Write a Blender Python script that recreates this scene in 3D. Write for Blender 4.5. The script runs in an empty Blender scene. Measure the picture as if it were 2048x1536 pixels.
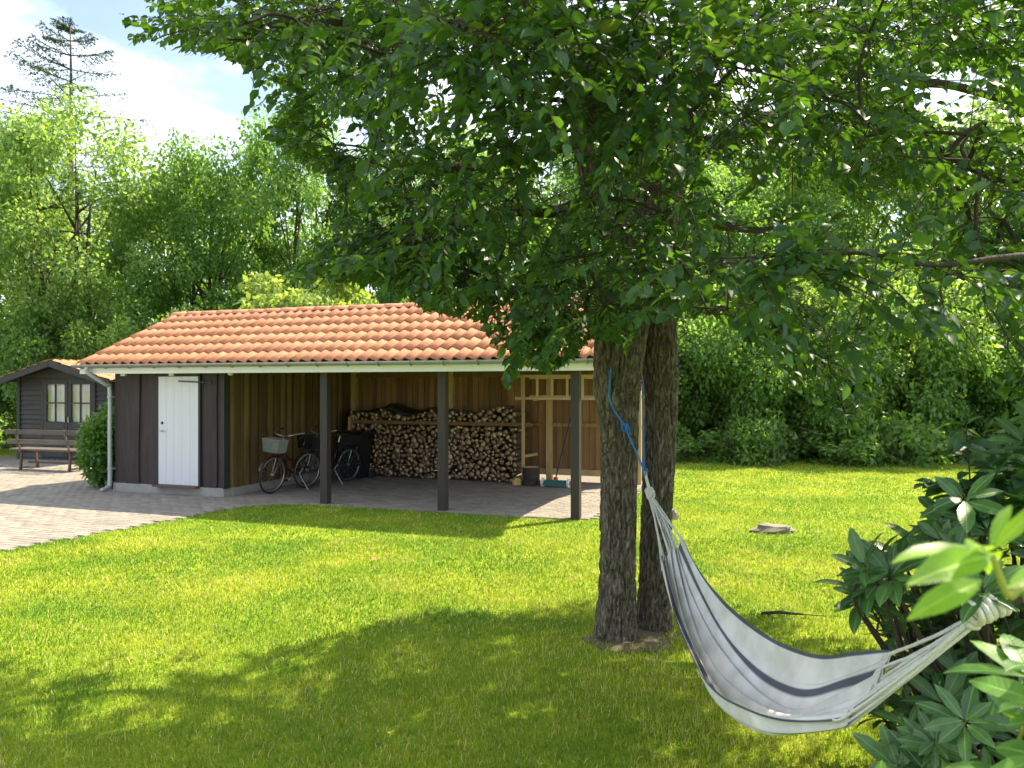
import bpy, math, random
import numpy as np
from mathutils import Vector, Matrix, noise as mnoise

sc = bpy.context.scene
COL = sc.collection
R = math.radians
H = 1.9                                   # eye height
FP = 1536.0                               # focal length in photo pixels

# ------------------------------------------------------------------ camera
cam_d = bpy.data.cameras.new('camera'); cam = bpy.data.objects.new('camera', cam_d); COL.objects.link(cam)
cam.location = (0, 0, H); cam.rotation_euler = (R(90), 0, 0)
cam_d.lens = 27.0; cam_d.sensor_width = 36.0; cam_d.shift_y = 4 / 2048
cam_d.clip_start = 0.05; cam_d.clip_end = 2000
cam_d.dof.use_dof = True; cam_d.dof.focus_distance = 5.4; cam_d.dof.aperture_fstop = 4.0
sc.camera = cam

# ------------------------------------------------------------------ light
SUN_AZ = math.atan2(0.83, 0.56)           # clockwise from +Y
SUN_EL = R(53)
sun_vec = Vector((math.sin(SUN_AZ) * math.cos(SUN_EL), math.cos(SUN_AZ) * math.cos(SUN_EL), math.sin(SUN_EL)))
W = bpy.data.worlds.new('World'); sc.world = W; W.use_nodes = True
nt = W.node_tree; nt.nodes.clear()
wo = nt.nodes.new('ShaderNodeOutputWorld'); bg = nt.nodes.new('ShaderNodeBackground')
sky = nt.nodes.new('ShaderNodeTexSky'); sky.sky_type = 'NISHITA'; sky.sun_disc = False
sky.sun_elevation = SUN_EL; sky.sun_rotation = SUN_AZ; sky.air_density = 1.0; sky.dust_density = 0.6
tc = nt.nodes.new('ShaderNodeTexCoord'); mp = nt.nodes.new('ShaderNodeMapping')
mp.inputs['Scale'].default_value = (1.0, 1.0, 1.9); mp.inputs['Location'].default_value = (0.35, 0.1, 0.62)
n1 = nt.nodes.new('ShaderNodeTexNoise'); n1.inputs['Scale'].default_value = 2.3; n1.inputs['Detail'].default_value = 9; n1.inputs['Roughness'].default_value = 0.52; n1.inputs['Distortion'].default_value = 0.3
rp = nt.nodes.new('ShaderNodeValToRGB'); rp.color_ramp.elements[0].position = 0.45; rp.color_ramp.elements[1].position = 0.60
rp.color_ramp.elements[0].color = (0.12, 0.12, 0.12, 1)
n2 = nt.nodes.new('ShaderNodeTexNoise'); n2.inputs['Scale'].default_value = 5; n2.inputs['Detail'].default_value = 6
cr2 = nt.nodes.new('ShaderNodeValToRGB'); cr2.color_ramp.elements[0].color = (6.0, 6.8, 8.0, 1); cr2.color_ramp.elements[1].color = (9.6, 10.0, 10.7, 1)
cr2.color_ramp.elements[0].position = .3; cr2.color_ramp.elements[1].position = .6
mx = nt.nodes.new('ShaderNodeMix'); mx.data_type = 'RGBA'
L = nt.links.new
L(tc.outputs['Generated'], mp.inputs['Vector']); L(mp.outputs[0], n1.inputs['Vector']); L(mp.outputs[0], n2.inputs['Vector'])
L(n1.outputs['Fac'], rp.inputs[0]); L(n2.outputs['Fac'], cr2.inputs[0])
L(rp.outputs[0], mx.inputs['Factor']); L(sky.outputs[0], mx.inputs['A']); L(cr2.outputs[0], mx.inputs['B'])
L(mx.outputs['Result'], bg.inputs['Color']); bg.inputs['Strength'].default_value = 0.095
L(bg.outputs[0], wo.inputs[0])
sl = bpy.data.lights.new('sun', 'SUN'); sl.energy = 5.0; sl.angle = R(0.5); sl.color = (1.0, 0.88, 0.66)
so = bpy.data.objects.new('sun', sl); COL.objects.link(so); so.rotation_euler = sun_vec.to_track_quat('Z', 'Y').to_euler(); so.location = sun_vec * 60

sc.view_settings.view_transform = 'Standard'; sc.view_settings.look = 'None'
sc.view_settings.exposure = 1.5; sc.view_settings.gamma = 1.0; sc.view_settings.use_curve_mapping = False
sc.cycles.max_bounces = 8; sc.cycles.diffuse_bounces = 4; sc.cycles.transmission_bounces = 6; sc.cycles.transparent_max_bounces = 8
sc.cycles.use_denoising = True
sc.cycles.sample_clamp_indirect = 6

rng = np.random.default_rng(11); random.seed(11)

def P(px, py, Y):                          # photo pixel at a chosen distance -> point
    return Vector(((px - 1024) / FP * Y, Y, H + (772 - py) / FP * Y))
def proj(p):                               # (N,3) -> pixels
    p = np.asarray(p, float); y = np.where(p[:, 1] > .05, p[:, 1], np.nan)
    return 1024 + p[:, 0] / y * FP, 772 - (p[:, 2] - H) / y * FP
def inside(px, py, poly):
    px = np.nan_to_num(px, nan=-9e9); py = np.nan_to_num(py, nan=-9e9)
    r = np.zeros(len(px), bool); n = len(poly); j = n - 1
    for i in range(n):
        xi, yi = poly[i]; xj, yj = poly[j]
        c = ((yi > py) != (yj > py))
        with np.errstate(divide='ignore', invalid='ignore'):
            r ^= c & (px < (xj - xi) * (py - yi) / ((yj - yi) if yj != yi else 1e-9) + xi)
        j = i
    return r

# ------------------------------------------------------------------ materials
def base_mat(name):
    m = bpy.data.materials.new(name); m.use_nodes = True
    return m, m.node_tree, m.node_tree.nodes['Principled BSDF'], m.node_tree.links.new
def mat(name, c1, c2=None, scale=8, rough=.7, bump=0, bscale=None, stretch=(1, 1, 1), rand=0.0, metal=0, spec=.4, detail=6, attr=None, lo=.3, hi=.7, dist=.01):
    m, t, p, l = base_mat(name)
    p.inputs['Roughness'].default_value = rough; p.inputs['Metallic'].default_value = metal; p.inputs['Specular IOR Level'].default_value = spec
    if c2 is None: c2 = tuple(c * .75 for c in c1)
    tcn = t.nodes.new('ShaderNodeTexCoord'); oi = t.nodes.new('ShaderNodeObjectInfo')
    off = t.nodes.new('ShaderNodeVectorMath'); off.operation = 'MULTIPLY_ADD'
    comb = t.nodes.new('ShaderNodeCombineXYZ')
    mul = t.nodes.new('ShaderNodeMath'); mul.operation = 'MULTIPLY'; mul.inputs[1].default_value = 37.0
    l(oi.outputs['Random'], mul.inputs[0])
    for i in range(3): l(mul.outputs[0], comb.inputs[i])
    l(tcn.outputs['Object'], off.inputs[0]); off.inputs[1].default_value = stretch; l(comb.outputs[0], off.inputs[2])
    n = t.nodes.new('ShaderNodeTexNoise'); n.inputs['Scale'].default_value = scale; n.inputs['Detail'].default_value = detail; n.inputs['Roughness'].default_value = .6
    l(off.outputs[0], n.inputs['Vector'])
    r = t.nodes.new('ShaderNodeValToRGB'); r.color_ramp.elements[0].position = lo; r.color_ramp.elements[1].position = hi
    r.color_ramp.elements[0].color = (*c1, 1); r.color_ramp.elements[1].color = (*c2, 1)
    l(n.outputs['Fac'], r.inputs[0]); out = r.outputs[0]
    if rand:
        hs = t.nodes.new('ShaderNodeHueSaturation'); mr = t.nodes.new('ShaderNodeMapRange')
        mr.inputs['To Min'].default_value = 1 - rand; mr.inputs['To Max'].default_value = 1 + rand
        if attr:
            a = t.nodes.new('ShaderNodeAttribute'); a.attribute_name = attr
            add = t.nodes.new('ShaderNodeMath'); add.operation = 'ADD'; l(a.outputs['Fac'], add.inputs[0]); l(oi.outputs['Random'], add.inputs[1])
            fr = t.nodes.new('ShaderNodeMath'); fr.operation = 'FRACT'; l(add.outputs[0], fr.inputs[0]); l(fr.outputs[0], mr.inputs['Value'])
        else: l(oi.outputs['Random'], mr.inputs['Value'])
        l(mr.outputs[0], hs.inputs['Value']); l(out, hs.inputs['Color']); out = hs.outputs[0]
    l(out, p.inputs['Base Color'])
    if bump:
        n2 = t.nodes.new('ShaderNodeTexNoise'); n2.inputs['Scale'].default_value = bscale or scale * 3; n2.inputs['Detail'].default_value = 6
        l(off.outputs[0], n2.inputs['Vector'])
        b = t.nodes.new('ShaderNodeBump'); b.inputs['Strength'].default_value = bump; b.inputs['Distance'].default_value = dist
        l(n2.outputs['Fac'], b.inputs['Height']); l(b.outputs[0], p.inputs['Normal'])
    return m
def leaf_mat(name, dark, light, trans, tfac=.4, rough=.45, spec=.35, vein=False):
    m, t, p, l = base_mat(name); m['vein'] = vein
    oi = t.nodes.new('ShaderNodeObjectInfo'); a = t.nodes.new('ShaderNodeAttribute'); a.attribute_name = 'rnd'
    add = t.nodes.new('ShaderNodeMath'); add.operation = 'ADD'; l(a.outputs['Fac'], add.inputs[0]); l(oi.outputs['Random'], add.inputs[1])
    fr = t.nodes.new('ShaderNodeMath'); fr.operation = 'FRACT'; l(add.outputs[0], fr.inputs[0])
    r = t.nodes.new('ShaderNodeValToRGB'); r.color_ramp.elements[0].color = (*dark, 1); r.color_ramp.elements[1].color = (*light, 1)
    l(fr.outputs[0], r.inputs[0]); lc = r.outputs[0]
    # blotches across each leaf and, on big leaves, a pale midrib with side veins
    uv = t.nodes.new('ShaderNodeAttribute'); uv.attribute_name = 'luv'; sp = t.nodes.new('ShaderNodeSeparateXYZ'); l(uv.outputs['Vector'], sp.inputs[0])
    nz = t.nodes.new('ShaderNodeTexNoise'); nz.inputs['Scale'].default_value = 5; nz.inputs['Detail'].default_value = 4; nz.noise_dimensions = '4D'; l(uv.outputs['Vector'], nz.inputs['Vector'])
    wm = t.nodes.new('ShaderNodeMath'); wm.operation = 'MULTIPLY'; wm.inputs[1].default_value = 50; l(fr.outputs[0], wm.inputs[0]); l(wm.outputs[0], nz.inputs['W'])
    nm = t.nodes.new('ShaderNodeMapRange'); nm.inputs['From Min'].default_value = .3; nm.inputs['From Max'].default_value = .7; nm.inputs['To Min'].default_value = .72; nm.inputs['To Max'].default_value = 1.25; l(nz.outputs['Fac'], nm.inputs['Value'])
    hb = t.nodes.new('ShaderNodeHueSaturation'); l(nm.outputs[0], hb.inputs['Value']); l(lc, hb.inputs['Color']); lc = hb.outputs[0]
    if vein:
        ab = t.nodes.new('ShaderNodeMath'); ab.operation = 'ABSOLUTE'; l(sp.outputs['Y'], ab.inputs[0])
        mrb = t.nodes.new('ShaderNodeMapRange'); mrb.inputs['From Min'].default_value = .006; mrb.inputs['From Max'].default_value = .02; mrb.inputs['To Min'].default_value = .75; mrb.inputs['To Max'].default_value = 0; l(ab.outputs[0], mrb.inputs['Value'])
        sv = t.nodes.new('ShaderNodeMath'); sv.operation = 'MULTIPLY_ADD'; sv.inputs[1].default_value = -.8; l(ab.outputs[0], sv.inputs[0]); l(sp.outputs['X'], sv.inputs[2])
        sn = t.nodes.new('ShaderNodeMath'); sn.operation = 'MULTIPLY'; sn.inputs[1].default_value = 75; l(sv.outputs[0], sn.inputs[0]); si = t.nodes.new('ShaderNodeMath'); si.operation = 'SINE'; l(sn.outputs[0], si.inputs[0])
        sm = t.nodes.new('ShaderNodeMapRange'); sm.inputs['From Min'].default_value = .8; sm.inputs['From Max'].default_value = 1; sm.inputs['To Max'].default_value = .22; l(si.outputs[0], sm.inputs['Value'])
        mxv = t.nodes.new('ShaderNodeMath'); mxv.operation = 'MAXIMUM'; l(mrb.outputs[0], mxv.inputs[0]); l(sm.outputs[0], mxv.inputs[1])
        mv = t.nodes.new('ShaderNodeMix'); mv.data_type = 'RGBA'; l(mxv.outputs[0], mv.inputs['Factor']); l(lc, mv.inputs['A']); mv.inputs['B'].default_value = (light[0] * 2.2, light[1] * 1.9, light[2] * 1.8, 1); lc = mv.outputs['Result']
        bp = t.nodes.new('ShaderNodeBump'); bp.inputs['Strength'].default_value = .35; bp.inputs['Distance'].default_value = .004; l(mxv.outputs[0], bp.inputs['Height']); bp.invert = True; l(bp.outputs[0], p.inputs['Normal'])
    l(lc, p.inputs['Base Color'])
    p.inputs['Roughness'].default_value = rough; p.inputs['Specular IOR Level'].default_value = spec
    tr = t.nodes.new('ShaderNodeBsdfTranslucent')
    hs = t.nodes.new('ShaderNodeHueSaturation'); hs.inputs['Color'].default_value = (*trans, 1)
    mr = t.nodes.new('ShaderNodeMapRange'); mr.inputs['To Min'].default_value = .65; mr.inputs['To Max'].default_value = 1.3
    l(fr.outputs[0], mr.inputs['Value']); l(mr.outputs[0], hs.inputs['Value']); l(hs.outputs[0], tr.inputs['Color'])
    mix = t.nodes.new('ShaderNodeMixShader'); mix.inputs[0].default_value = tfac
    o = t.nodes['Material Output']
    l(p.outputs[0], mix.inputs[1]); l(tr.outputs[0], mix.inputs[2]); l(mix.outputs[0], o.inputs['Surface'])
    return m

M = {}
M['tile'] = mat('clay_tile', (.45, .170, .082), (.56, .245, .13), 7, .8, .3, 60, rand=.16, attr='rnd')
M['ridge'] = mat('clay_ridge', (.52, .19, .095), (.58, .24, .125), 6, .7, .15, 60, rand=.06)
M['darkwood'] = mat('dark_stained_wood', (.026, .018, .018), (.050, .037, .036), 5, .75, .6, 26, (3, 3, .35), rand=.18)
M['blackwood'] = mat('black_stained_wood', (.022, .024, .020), (.035, .036, .032), 6, .65, .4, 30, (3, 3, .35), rand=.1)
M['cabinwood'] = mat('cabin_stained_wood', (.032, .030, .026), (.050, .047, .042), 6, .7, .4, 30, (.35, 3, 3), rand=.15)
M['pine'] = mat('impregnated_pine', (.10, .062, .020), (.21, .135, .045), 4, .75, .5, 30, (4, 4, .3), rand=.38)
M['pine2'] = mat('warm_pine', (.17, .085, .034), (.29, .16, .065), 4, .75, .5, 30, (4, 4, .3), rand=.3)
M['pinelight'] = mat('light_timber', (.42, .28, .12), (.52, .37, .18), 5, .7, .3, 30, (3, 3, .4), rand=.1)
M['post'] = mat('brown_black_post', (.026, .019, .017), (.042, .030, .027), 6, .6, .3, 30, (3, 3, .3))
M['white'] = mat('white_painted_wood', (.70, .69, .65), (.60, .59, .55), 3, .5, .12, 40, (.4, 3, 3), lo=.45, hi=.9)
M['doorwhite'] = mat('white_door_paint', (.62, .62, .66), (.57, .57, .61), 2, .35, .05, 40, (6, 6, .3))
M['zinc'] = mat('grey_zinc', (.42, .44, .46), (.33, .35, .36), 8, .45, metal=.35)
M['gutterm'] = mat('weathered_gutter', (.24, .25, .23), (.33, .34, .32), 9, .5, metal=.3)
M['steel'] = mat('brushed_steel', (.5, .5, .5), (.4, .4, .4), 12, .3, metal=.9)
M['blackmetal'] = mat('black_metal', (.015, .015, .016), (.025, .025, .026), 12, .4, metal=.3)
M['concrete'] = mat('concrete_plinth', (.33, .31, .28), (.24, .225, .20), 7, .9, .35, 40)
M['paver'] = mat('concrete_paver', (.25, .222, .185), (.19, .166, .136), 9, .9, .3, 90, rand=.16, attr='rnd')
M['joint'] = mat('joint_sand', (.15, .13, .10), (.20, .18, .14), 25, .95, .3, 80)
M['logend'] = mat('sawn_log_end', (.44, .29, .15), (.66, .49, .29), 14, .85, .3, 60, (1, .4, 1), rand=.38, attr='rnd')
M['logbark'] = mat('log_bark', (.07, .045, .028), (.16, .10, .06), 14, .9, .4, 60, (1, .4, 1), rand=.3, attr='rnd')
m, t, p, l = base_mat('furrowed_bark'); M['bark'] = m
tcn = t.nodes.new('ShaderNodeTexCoord'); vm = t.nodes.new('ShaderNodeMapping'); vm.inputs['Scale'].default_value = (1, 1, .22); l(tcn.outputs['Object'], vm.inputs['Vector'])
b1 = t.nodes.new('ShaderNodeTexNoise'); b1.inputs['Scale'].default_value = 26; b1.inputs['Detail'].default_value = 5; b1.inputs['Distortion'].default_value = .6; l(vm.outputs[0], b1.inputs['Vector'])
sb = t.nodes.new('ShaderNodeMath'); sb.operation = 'SUBTRACT'; sb.inputs[1].default_value = .5; l(b1.outputs['Fac'], sb.inputs[0]); ab = t.nodes.new('ShaderNodeMath'); ab.operation = 'ABSOLUTE'; l(sb.outputs[0], ab.inputs[0])
hr = t.nodes.new('ShaderNodeMapRange'); hr.inputs['From Max'].default_value = .09; l(ab.outputs[0], hr.inputs['Value'])
b2 = t.nodes.new('ShaderNodeTexNoise'); b2.inputs['Scale'].default_value = 60; b2.inputs['Detail'].default_value = 6; l(vm.outputs[0], b2.inputs['Vector'])
c1_ = t.nodes.new('ShaderNodeValToRGB'); c1_.color_ramp.elements[0].position = .3; c1_.color_ramp.elements[1].position = .72; c1_.color_ramp.elements[0].color = (.080, .062, .043, 1); c1_.color_ramp.elements[1].color = (.29, .245, .185, 1); l(b2.outputs['Fac'], c1_.inputs[0])
b3 = t.nodes.new('ShaderNodeTexNoise'); b3.inputs['Scale'].default_value = 3.5; b3.inputs['Detail'].default_value = 8; l(tcn.outputs['Object'], b3.inputs['Vector'])
c3_ = t.nodes.new('ShaderNodeValToRGB'); c3_.color_ramp.elements[0].position = .52; c3_.color_ramp.elements[1].position = .72; l(b3.outputs['Fac'], c3_.inputs[0])
mo = t.nodes.new('ShaderNodeMix'); mo.data_type = 'RGBA'; mf = t.nodes.new('ShaderNodeMath'); mf.operation = 'MULTIPLY'; mf.inputs[1].default_value = .5; l(c3_.outputs[0], mf.inputs[0]); l(mf.outputs[0], mo.inputs['Factor']); l(c1_.outputs[0], mo.inputs['A']); mo.inputs['B'].default_value = (.11, .115, .035, 1)
l(mo.outputs['Result'], p.inputs['Base Color']); p.inputs['Roughness'].default_value = .92; p.inputs['Specular IOR Level'].default_value = .2
hs_ = t.nodes.new('ShaderNodeMath'); hs_.operation = 'MULTIPLY_ADD'; hs_.inputs[1].default_value = .3; l(b2.outputs['Fac'], hs_.inputs[0]); l(hr.outputs[0], hs_.inputs[2])
bb_ = t.nodes.new('ShaderNodeBump'); bb_.inputs['Strength'].default_value = 1.0; bb_.inputs['Distance'].default_value = .016; l(hs_.outputs[0], bb_.inputs['Height']); l(bb_.outputs[0], p.inputs['Normal'])
M['limb'] = mat('limb_bark', (.020, .016, .011), (.060, .047, .033), 9, .92, .9, 45, (1, 1, .3), dist=.02)
M['bark2'] = mat('thin_branch_bark', (.028, .021, .015), (.055, .042, .029), 14, .9, .4, 60)
M['bgbark'] = mat('background_bark', (.045, .038, .028), (.09, .075, .055), 6, .9, .4, 30)
M['tarp'] = mat('dark_tarpaulin', (.012, .014, .014), (.02, .024, .024), 5, .45, .2, 18)
M['binp'] = mat('black_bin_plastic', (.010, .011, .013), (.016, .017, .02), 9, .45)
M['rubber'] = mat('tyre_rubber', (.02, .02, .02), (.03, .03, .03), 9, .7)
M['tyregrey'] = mat('grey_tyre', (.16, .16, .16), (.22, .22, .22), 9, .7)
M['red'] = mat('maroon_paint', (.045, .009, .011), (.06, .013, .015), 9, .35)
M['blackp'] = mat('black_paint', (.012, .012, .013), (.02, .02, .021), 9, .35)
M['basket'] = mat('grey_basket', (.30, .32, .30), (.22, .24, .22), 60, .6)
M['rope'] = mat('white_cotton_rope', (.74, .72, .66), (.60, .58, .53), 60, .95, .8, 160)
M['blue'] = mat('blue_rope', (.02, .14, .48), (.05, .24, .62), 60, .7, .6, 160)
M['stone'] = mat('field_stone', (.15, .125, .09), (.27, .235, .18), 6, .9, .6, 25)
M['teal'] = mat('teal_plastic', (.015, .11, .10), (.02, .14, .125), 9, .45)
M['redp'] = mat('red_plastic', (.45, .03, .02), (.5, .05, .03), 9, .45)
M['ladder'] = mat('ladder_wood', (.50, .38, .23), (.60, .48, .32), 6, .6, .1, 30)
M['benchw'] = mat('weathered_bench_wood', (.075, .060, .048), (.135, .112, .09), 6, .8, .3, 30, (.4, 3, 3), rand=.15)
M['benchleg'] = mat('rust_brown_steel', (.085, .045, .032), (.12, .065, .045), 9, .6)
M['curtain'] = mat('grey_curtain', (.62, .60, .63), (.46, .44, .46), 9, .9, .3, 12, (6, 1, .3))
M['yellow'] = mat('yellow_wood_chunk', (.62, .42, .10), (.70, .5, .16), 9, .8)
M['soil'] = mat('bare_soil', (.095, .070, .040), (.17, .135, .075), 12, .95, .6, 50)
M['twig'] = mat('young_green_stem', (.30, .30, .05), (.24, .28, .05), 9, .6)
m, t, p, l = base_mat('window_glass'); M['glass'] = m
p.inputs['Base Color'].default_value = (.75, .78, .78, 1); p.inputs['Roughness'].default_value = .03; p.inputs['IOR'].default_value = 1.5
tp_ = t.nodes.new('ShaderNodeBsdfTransparent'); gx_ = t.nodes.new('ShaderNodeMixShader'); gl_ = t.nodes.new('ShaderNodeBsdfGlossy'); gl_.inputs['Roughness'].default_value = .02; gx_.inputs[0].default_value = .07
l(tp_.outputs[0], gx_.inputs[1]); l(gl_.outputs[0], gx_.inputs[2]); l(gx_.outputs[0], t.nodes['Material Output'].inputs['Surface'])
# foliage
M['leaf'] = leaf_mat('elm_leaf', (.018, .054, .024), (.060, .125, .044), (.125, .28, .014), .37, .42, .45)
M['leafyoung'] = leaf_mat('elm_young_leaf', (.12, .20, .03), (.20, .26, .05), (.34, .46, .04), .45)
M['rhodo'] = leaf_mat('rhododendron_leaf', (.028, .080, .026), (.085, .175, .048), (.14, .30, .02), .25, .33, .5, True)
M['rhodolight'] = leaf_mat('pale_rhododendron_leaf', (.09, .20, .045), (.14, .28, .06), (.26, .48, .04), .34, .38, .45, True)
M['shoot'] = leaf_mat('bright_young_leaf', (.17, .33, .035), (.22, .38, .05), (.40, .66, .03), .5, .4, .4, True)
M['bgleaf'] = leaf_mat('woodland_leaf', (.055, .125, .034), (.130, .235, .065), (.30, .52, .06), .5, .5, .3)
M['bgleaf2'] = leaf_mat('bright_maple_leaf', (.070, .145, .042), (.185, .29, .090), (.40, .58, .09), .52, .5, .3)
M['bgdark'] = leaf_mat('dark_thicket_leaf', (.065, .14, .042), (.165, .265, .080), (.38, .58, .06), .48, .45, .35)
M['yellowleaf'] = leaf_mat('yellow_elder_leaf', (.13, .21, .05), (.21, .30, .08), (.44, .58, .08), .5, .5, .3)
M['laurel'] = leaf_mat('laurel_leaf', (.05, .13, .025), (.09, .20, .035), (.22, .42, .03), .4, .3, .5)
M['needle'] = leaf_mat('spruce_needle', (.030, .055, .028), (.055, .085, .035), (.06, .11, .02), .2)
M['deadleaf'] = mat('brown_fallen_leaf', (.22, .11, .04), (.28, .15, .06), 9, .8)

# ------------------------------------------------------------------ mesh helpers
def np_mesh(name, V, T, mats=(), smooth=False, rnd=None, col=None, luv=None):
    V = np.ascontiguousarray(V, np.float32); T = np.ascontiguousarray(T, np.int32)
    k = T.shape[1]
    me = bpy.data.meshes.new(name)
    me.vertices.add(len(V)); me.vertices.foreach_set('co', V.ravel())
    me.loops.add(T.size); me.loops.foreach_set('vertex_index', T.ravel())
    me.polygons.add(len(T)); me.polygons.foreach_set('loop_start', np.arange(0, T.size, k, dtype=np.int32))
    if smooth: me.polygons.foreach_set('use_smooth', np.ones(len(T), bool))
    me.update(calc_edges=True)
    if rnd is not None:
        a = me.attributes.new('rnd', 'FLOAT', 'POINT'); a.data.foreach_set('value', np.ascontiguousarray(rnd, np.float32))
    if col is not None:
        a = me.attributes.new('col', 'FLOAT_COLOR', 'POINT'); a.data.foreach_set('color', np.ascontiguousarray(col, np.float32).ravel())
    if luv is not None:
        a = me.attributes.new('luv', 'FLOAT_VECTOR', 'POINT'); a.data.foreach_set('vector', np.ascontiguousarray(luv, np.float32).ravel())
    for mm in mats: me.materials.append(mm)
    return me
def link(name, me, parent=None, loc=(0, 0, 0), rot=(0, 0, 0), scale=(1, 1, 1)):
    o = bpy.data.objects.new(name, me); COL.objects.link(o)
    o.parent = parent; o.location = loc; o.rotation_euler = rot; o.scale = scale
    return o
def tag(o, label=None, cat=None, group=None, kind=None):
    if label: o['label'] = label
    if cat: o['category'] = cat
    if group: o['group'] = group
    if kind: o['kind'] = kind
    return o
def empty(name, loc=(0, 0, 0), rz=0, label=None, cat=None, group=None):
    o = link(name, None, None, loc, (0, 0, rz)); o.empty_display_size = .2
    return tag(o, label, cat, group)

class MB:
    def __init__(s): s.v = []; s.f = []
    def add(s, vs, fs):
        b = len(s.v); s.v += [tuple(v) for v in vs]; s.f += [tuple(i + b for i in f) for f in fs]; return s
    def box(s, c, d, rz=0, mtx=None):
        x, y, z = d[0] / 2, d[1] / 2, d[2] / 2
        vs = [Vector((a * x, b * y, e * z)) for e in (-1, 1) for b in (-1, 1) for a in (-1, 1)]
        m4 = mtx if mtx is not None else Matrix.Rotation(rz, 3, 'Z')
        vs = [m4 @ v + Vector(c) for v in vs]
        return s.add(vs, [(0, 2, 3, 1), (4, 5, 7, 6), (0, 1, 5, 4), (2, 6, 7, 3), (0, 4, 6, 2), (1, 3, 7, 5)])
    def bar(s, a, b, w, h, up=(0, 0, 1)):
        a = Vector(a); b = Vector(b); d = b - a; z = d.normalized(); u = Vector(up)
        if abs(z.dot(u)) > .98: u = Vector((0, 1, 0))
        x = z.cross(u).normalized(); y = x.cross(z)
        vs = [p_ + x * (i * w / 2) + y * (j * h / 2) for p_ in (a, b) for i, j in ((-1, -1), (1, -1), (1, 1), (-1, 1))]
        return s.add(vs, [(0, 3, 2, 1), (4, 5, 6, 7), (0, 1, 5, 4), (1, 2, 6, 5), (2, 3, 7, 6), (3, 0, 4, 7)])
    def tube(s, pts, rad, n=8, cap=True):
        pts = [Vector(p_) for p_ in pts]; k = len(pts)
        if not hasattr(rad, '__len__'): rad = [rad] * k
        vs = []; prev = None
        for i, p_ in enumerate(pts):
            d = (pts[min(i + 1, k - 1)] - pts[max(i - 1, 0)])
            d = d.normalized() if d.length > 1e-9 else Vector((0, 0, 1))
            if prev is None:
                u = Vector((0, 0, 1)) if abs(d.z) < .9 else Vector((1, 0, 0)); x = d.cross(u).normalized()
            else:
                x = (prev - d * prev.dot(d)); x = x.normalized() if x.length > 1e-6 else d.orthogonal().normalized()
            prev = x; y = d.cross(x)
            for j in range(n):
                a = 2 * math.pi * j / n; vs.append(p_ + (x * math.cos(a) + y * math.sin(a)) * rad[i])
        fs = [(i * n + j, i * n + (j + 1) % n, (i + 1) * n + (j + 1) % n, (i + 1) * n + j) for i in range(k - 1) for j in range(n)]
        if cap: fs += [tuple(reversed(range(n))), tuple(range((k - 1) * n, k * n))]
        return s.add(vs, fs)
    def lathe(s, c, prof, n=16, axis='Z', wob=0):
        c = Vector(c); vs = []
        for i, (r, h) in enumerate(prof):
            for j in range(n):
                a = 2 * math.pi * j / n; rr = r * (1 + wob * math.sin(3 * a + i))
                q = Vector((rr * math.cos(a), rr * math.sin(a), h))
                if axis == 'Y': q = Vector((q.x, q.z, q.y))
                if axis == 'X': q = Vector((q.z, q.x, q.y))
                vs.append(c + q)
        k = len(prof)
        fs = [(i * n + j, i * n + (j + 1) % n, (i + 1) * n + (j + 1) % n, (i + 1) * n + j) for i in range(k - 1) for j in range(n)]
        fs += [tuple(reversed(range(n))), tuple(range((k - 1) * n, k * n))]
        return s.add(vs, fs)
    def torus(s, c, Rr, r, axis='Y', n=28, k=6):
        c = Vector(c); vs = []
        for i in range(n):
            a = 2 * math.pi * i / n
            for j in range(k):
                b = 2 * math.pi * j / k; q = Rr + r * math.cos(b); w = r * math.sin(b)
                v = {'Y': (q * math.cos(a), w, q * math.sin(a)), 'Z': (q * math.cos(a), q * math.sin(a), w), 'X': (w, q * math.cos(a), q * math.sin(a))}[axis]
                vs.append(c + Vector(v))
        fs = [(i * k + j, i * k + (j + 1) % k, ((i + 1) % n) * k + (j + 1) % k, ((i + 1) % n) * k + j) for i in range(n) for j in range(k)]
        return s.add(vs, fs)
    def mesh(s, name, m, smooth=False):
        me = bpy.data.meshes.new(name); me.from_pydata(s.v, [], s.f); me.update()
        if smooth: me.polygons.foreach_set('use_smooth', [True] * len(me.polygons))
        me.materials.append(m); return me
    def build(s, name, m, parent=None, smooth=False, loc=(0, 0, 0), rot=(0, 0, 0)):
        return link(name, s.mesh(name, m, smooth), parent, loc, rot)

def smooth_path(pts, sub=6):
    pts = [Vector(p_) for p_ in pts]; out = []; n = len(pts)
    for i in range(n - 1):
        p0 = pts[max(i - 1, 0)]; p1 = pts[i]; p2 = pts[i + 1]; p3 = pts[min(i + 2, n - 1)]
        for k in range(sub):
            t_ = k / sub; t2 = t_ * t_; t3 = t2 * t_
            out.append(.5 * ((2 * p1) + (p2 - p0) * t_ + (2 * p0 - 5 * p1 + 4 * p2 - p3) * t2 + (3 * p1 - p0 - 3 * p2 + p3) * t3))
    out.append(pts[-1]); return out

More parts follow.
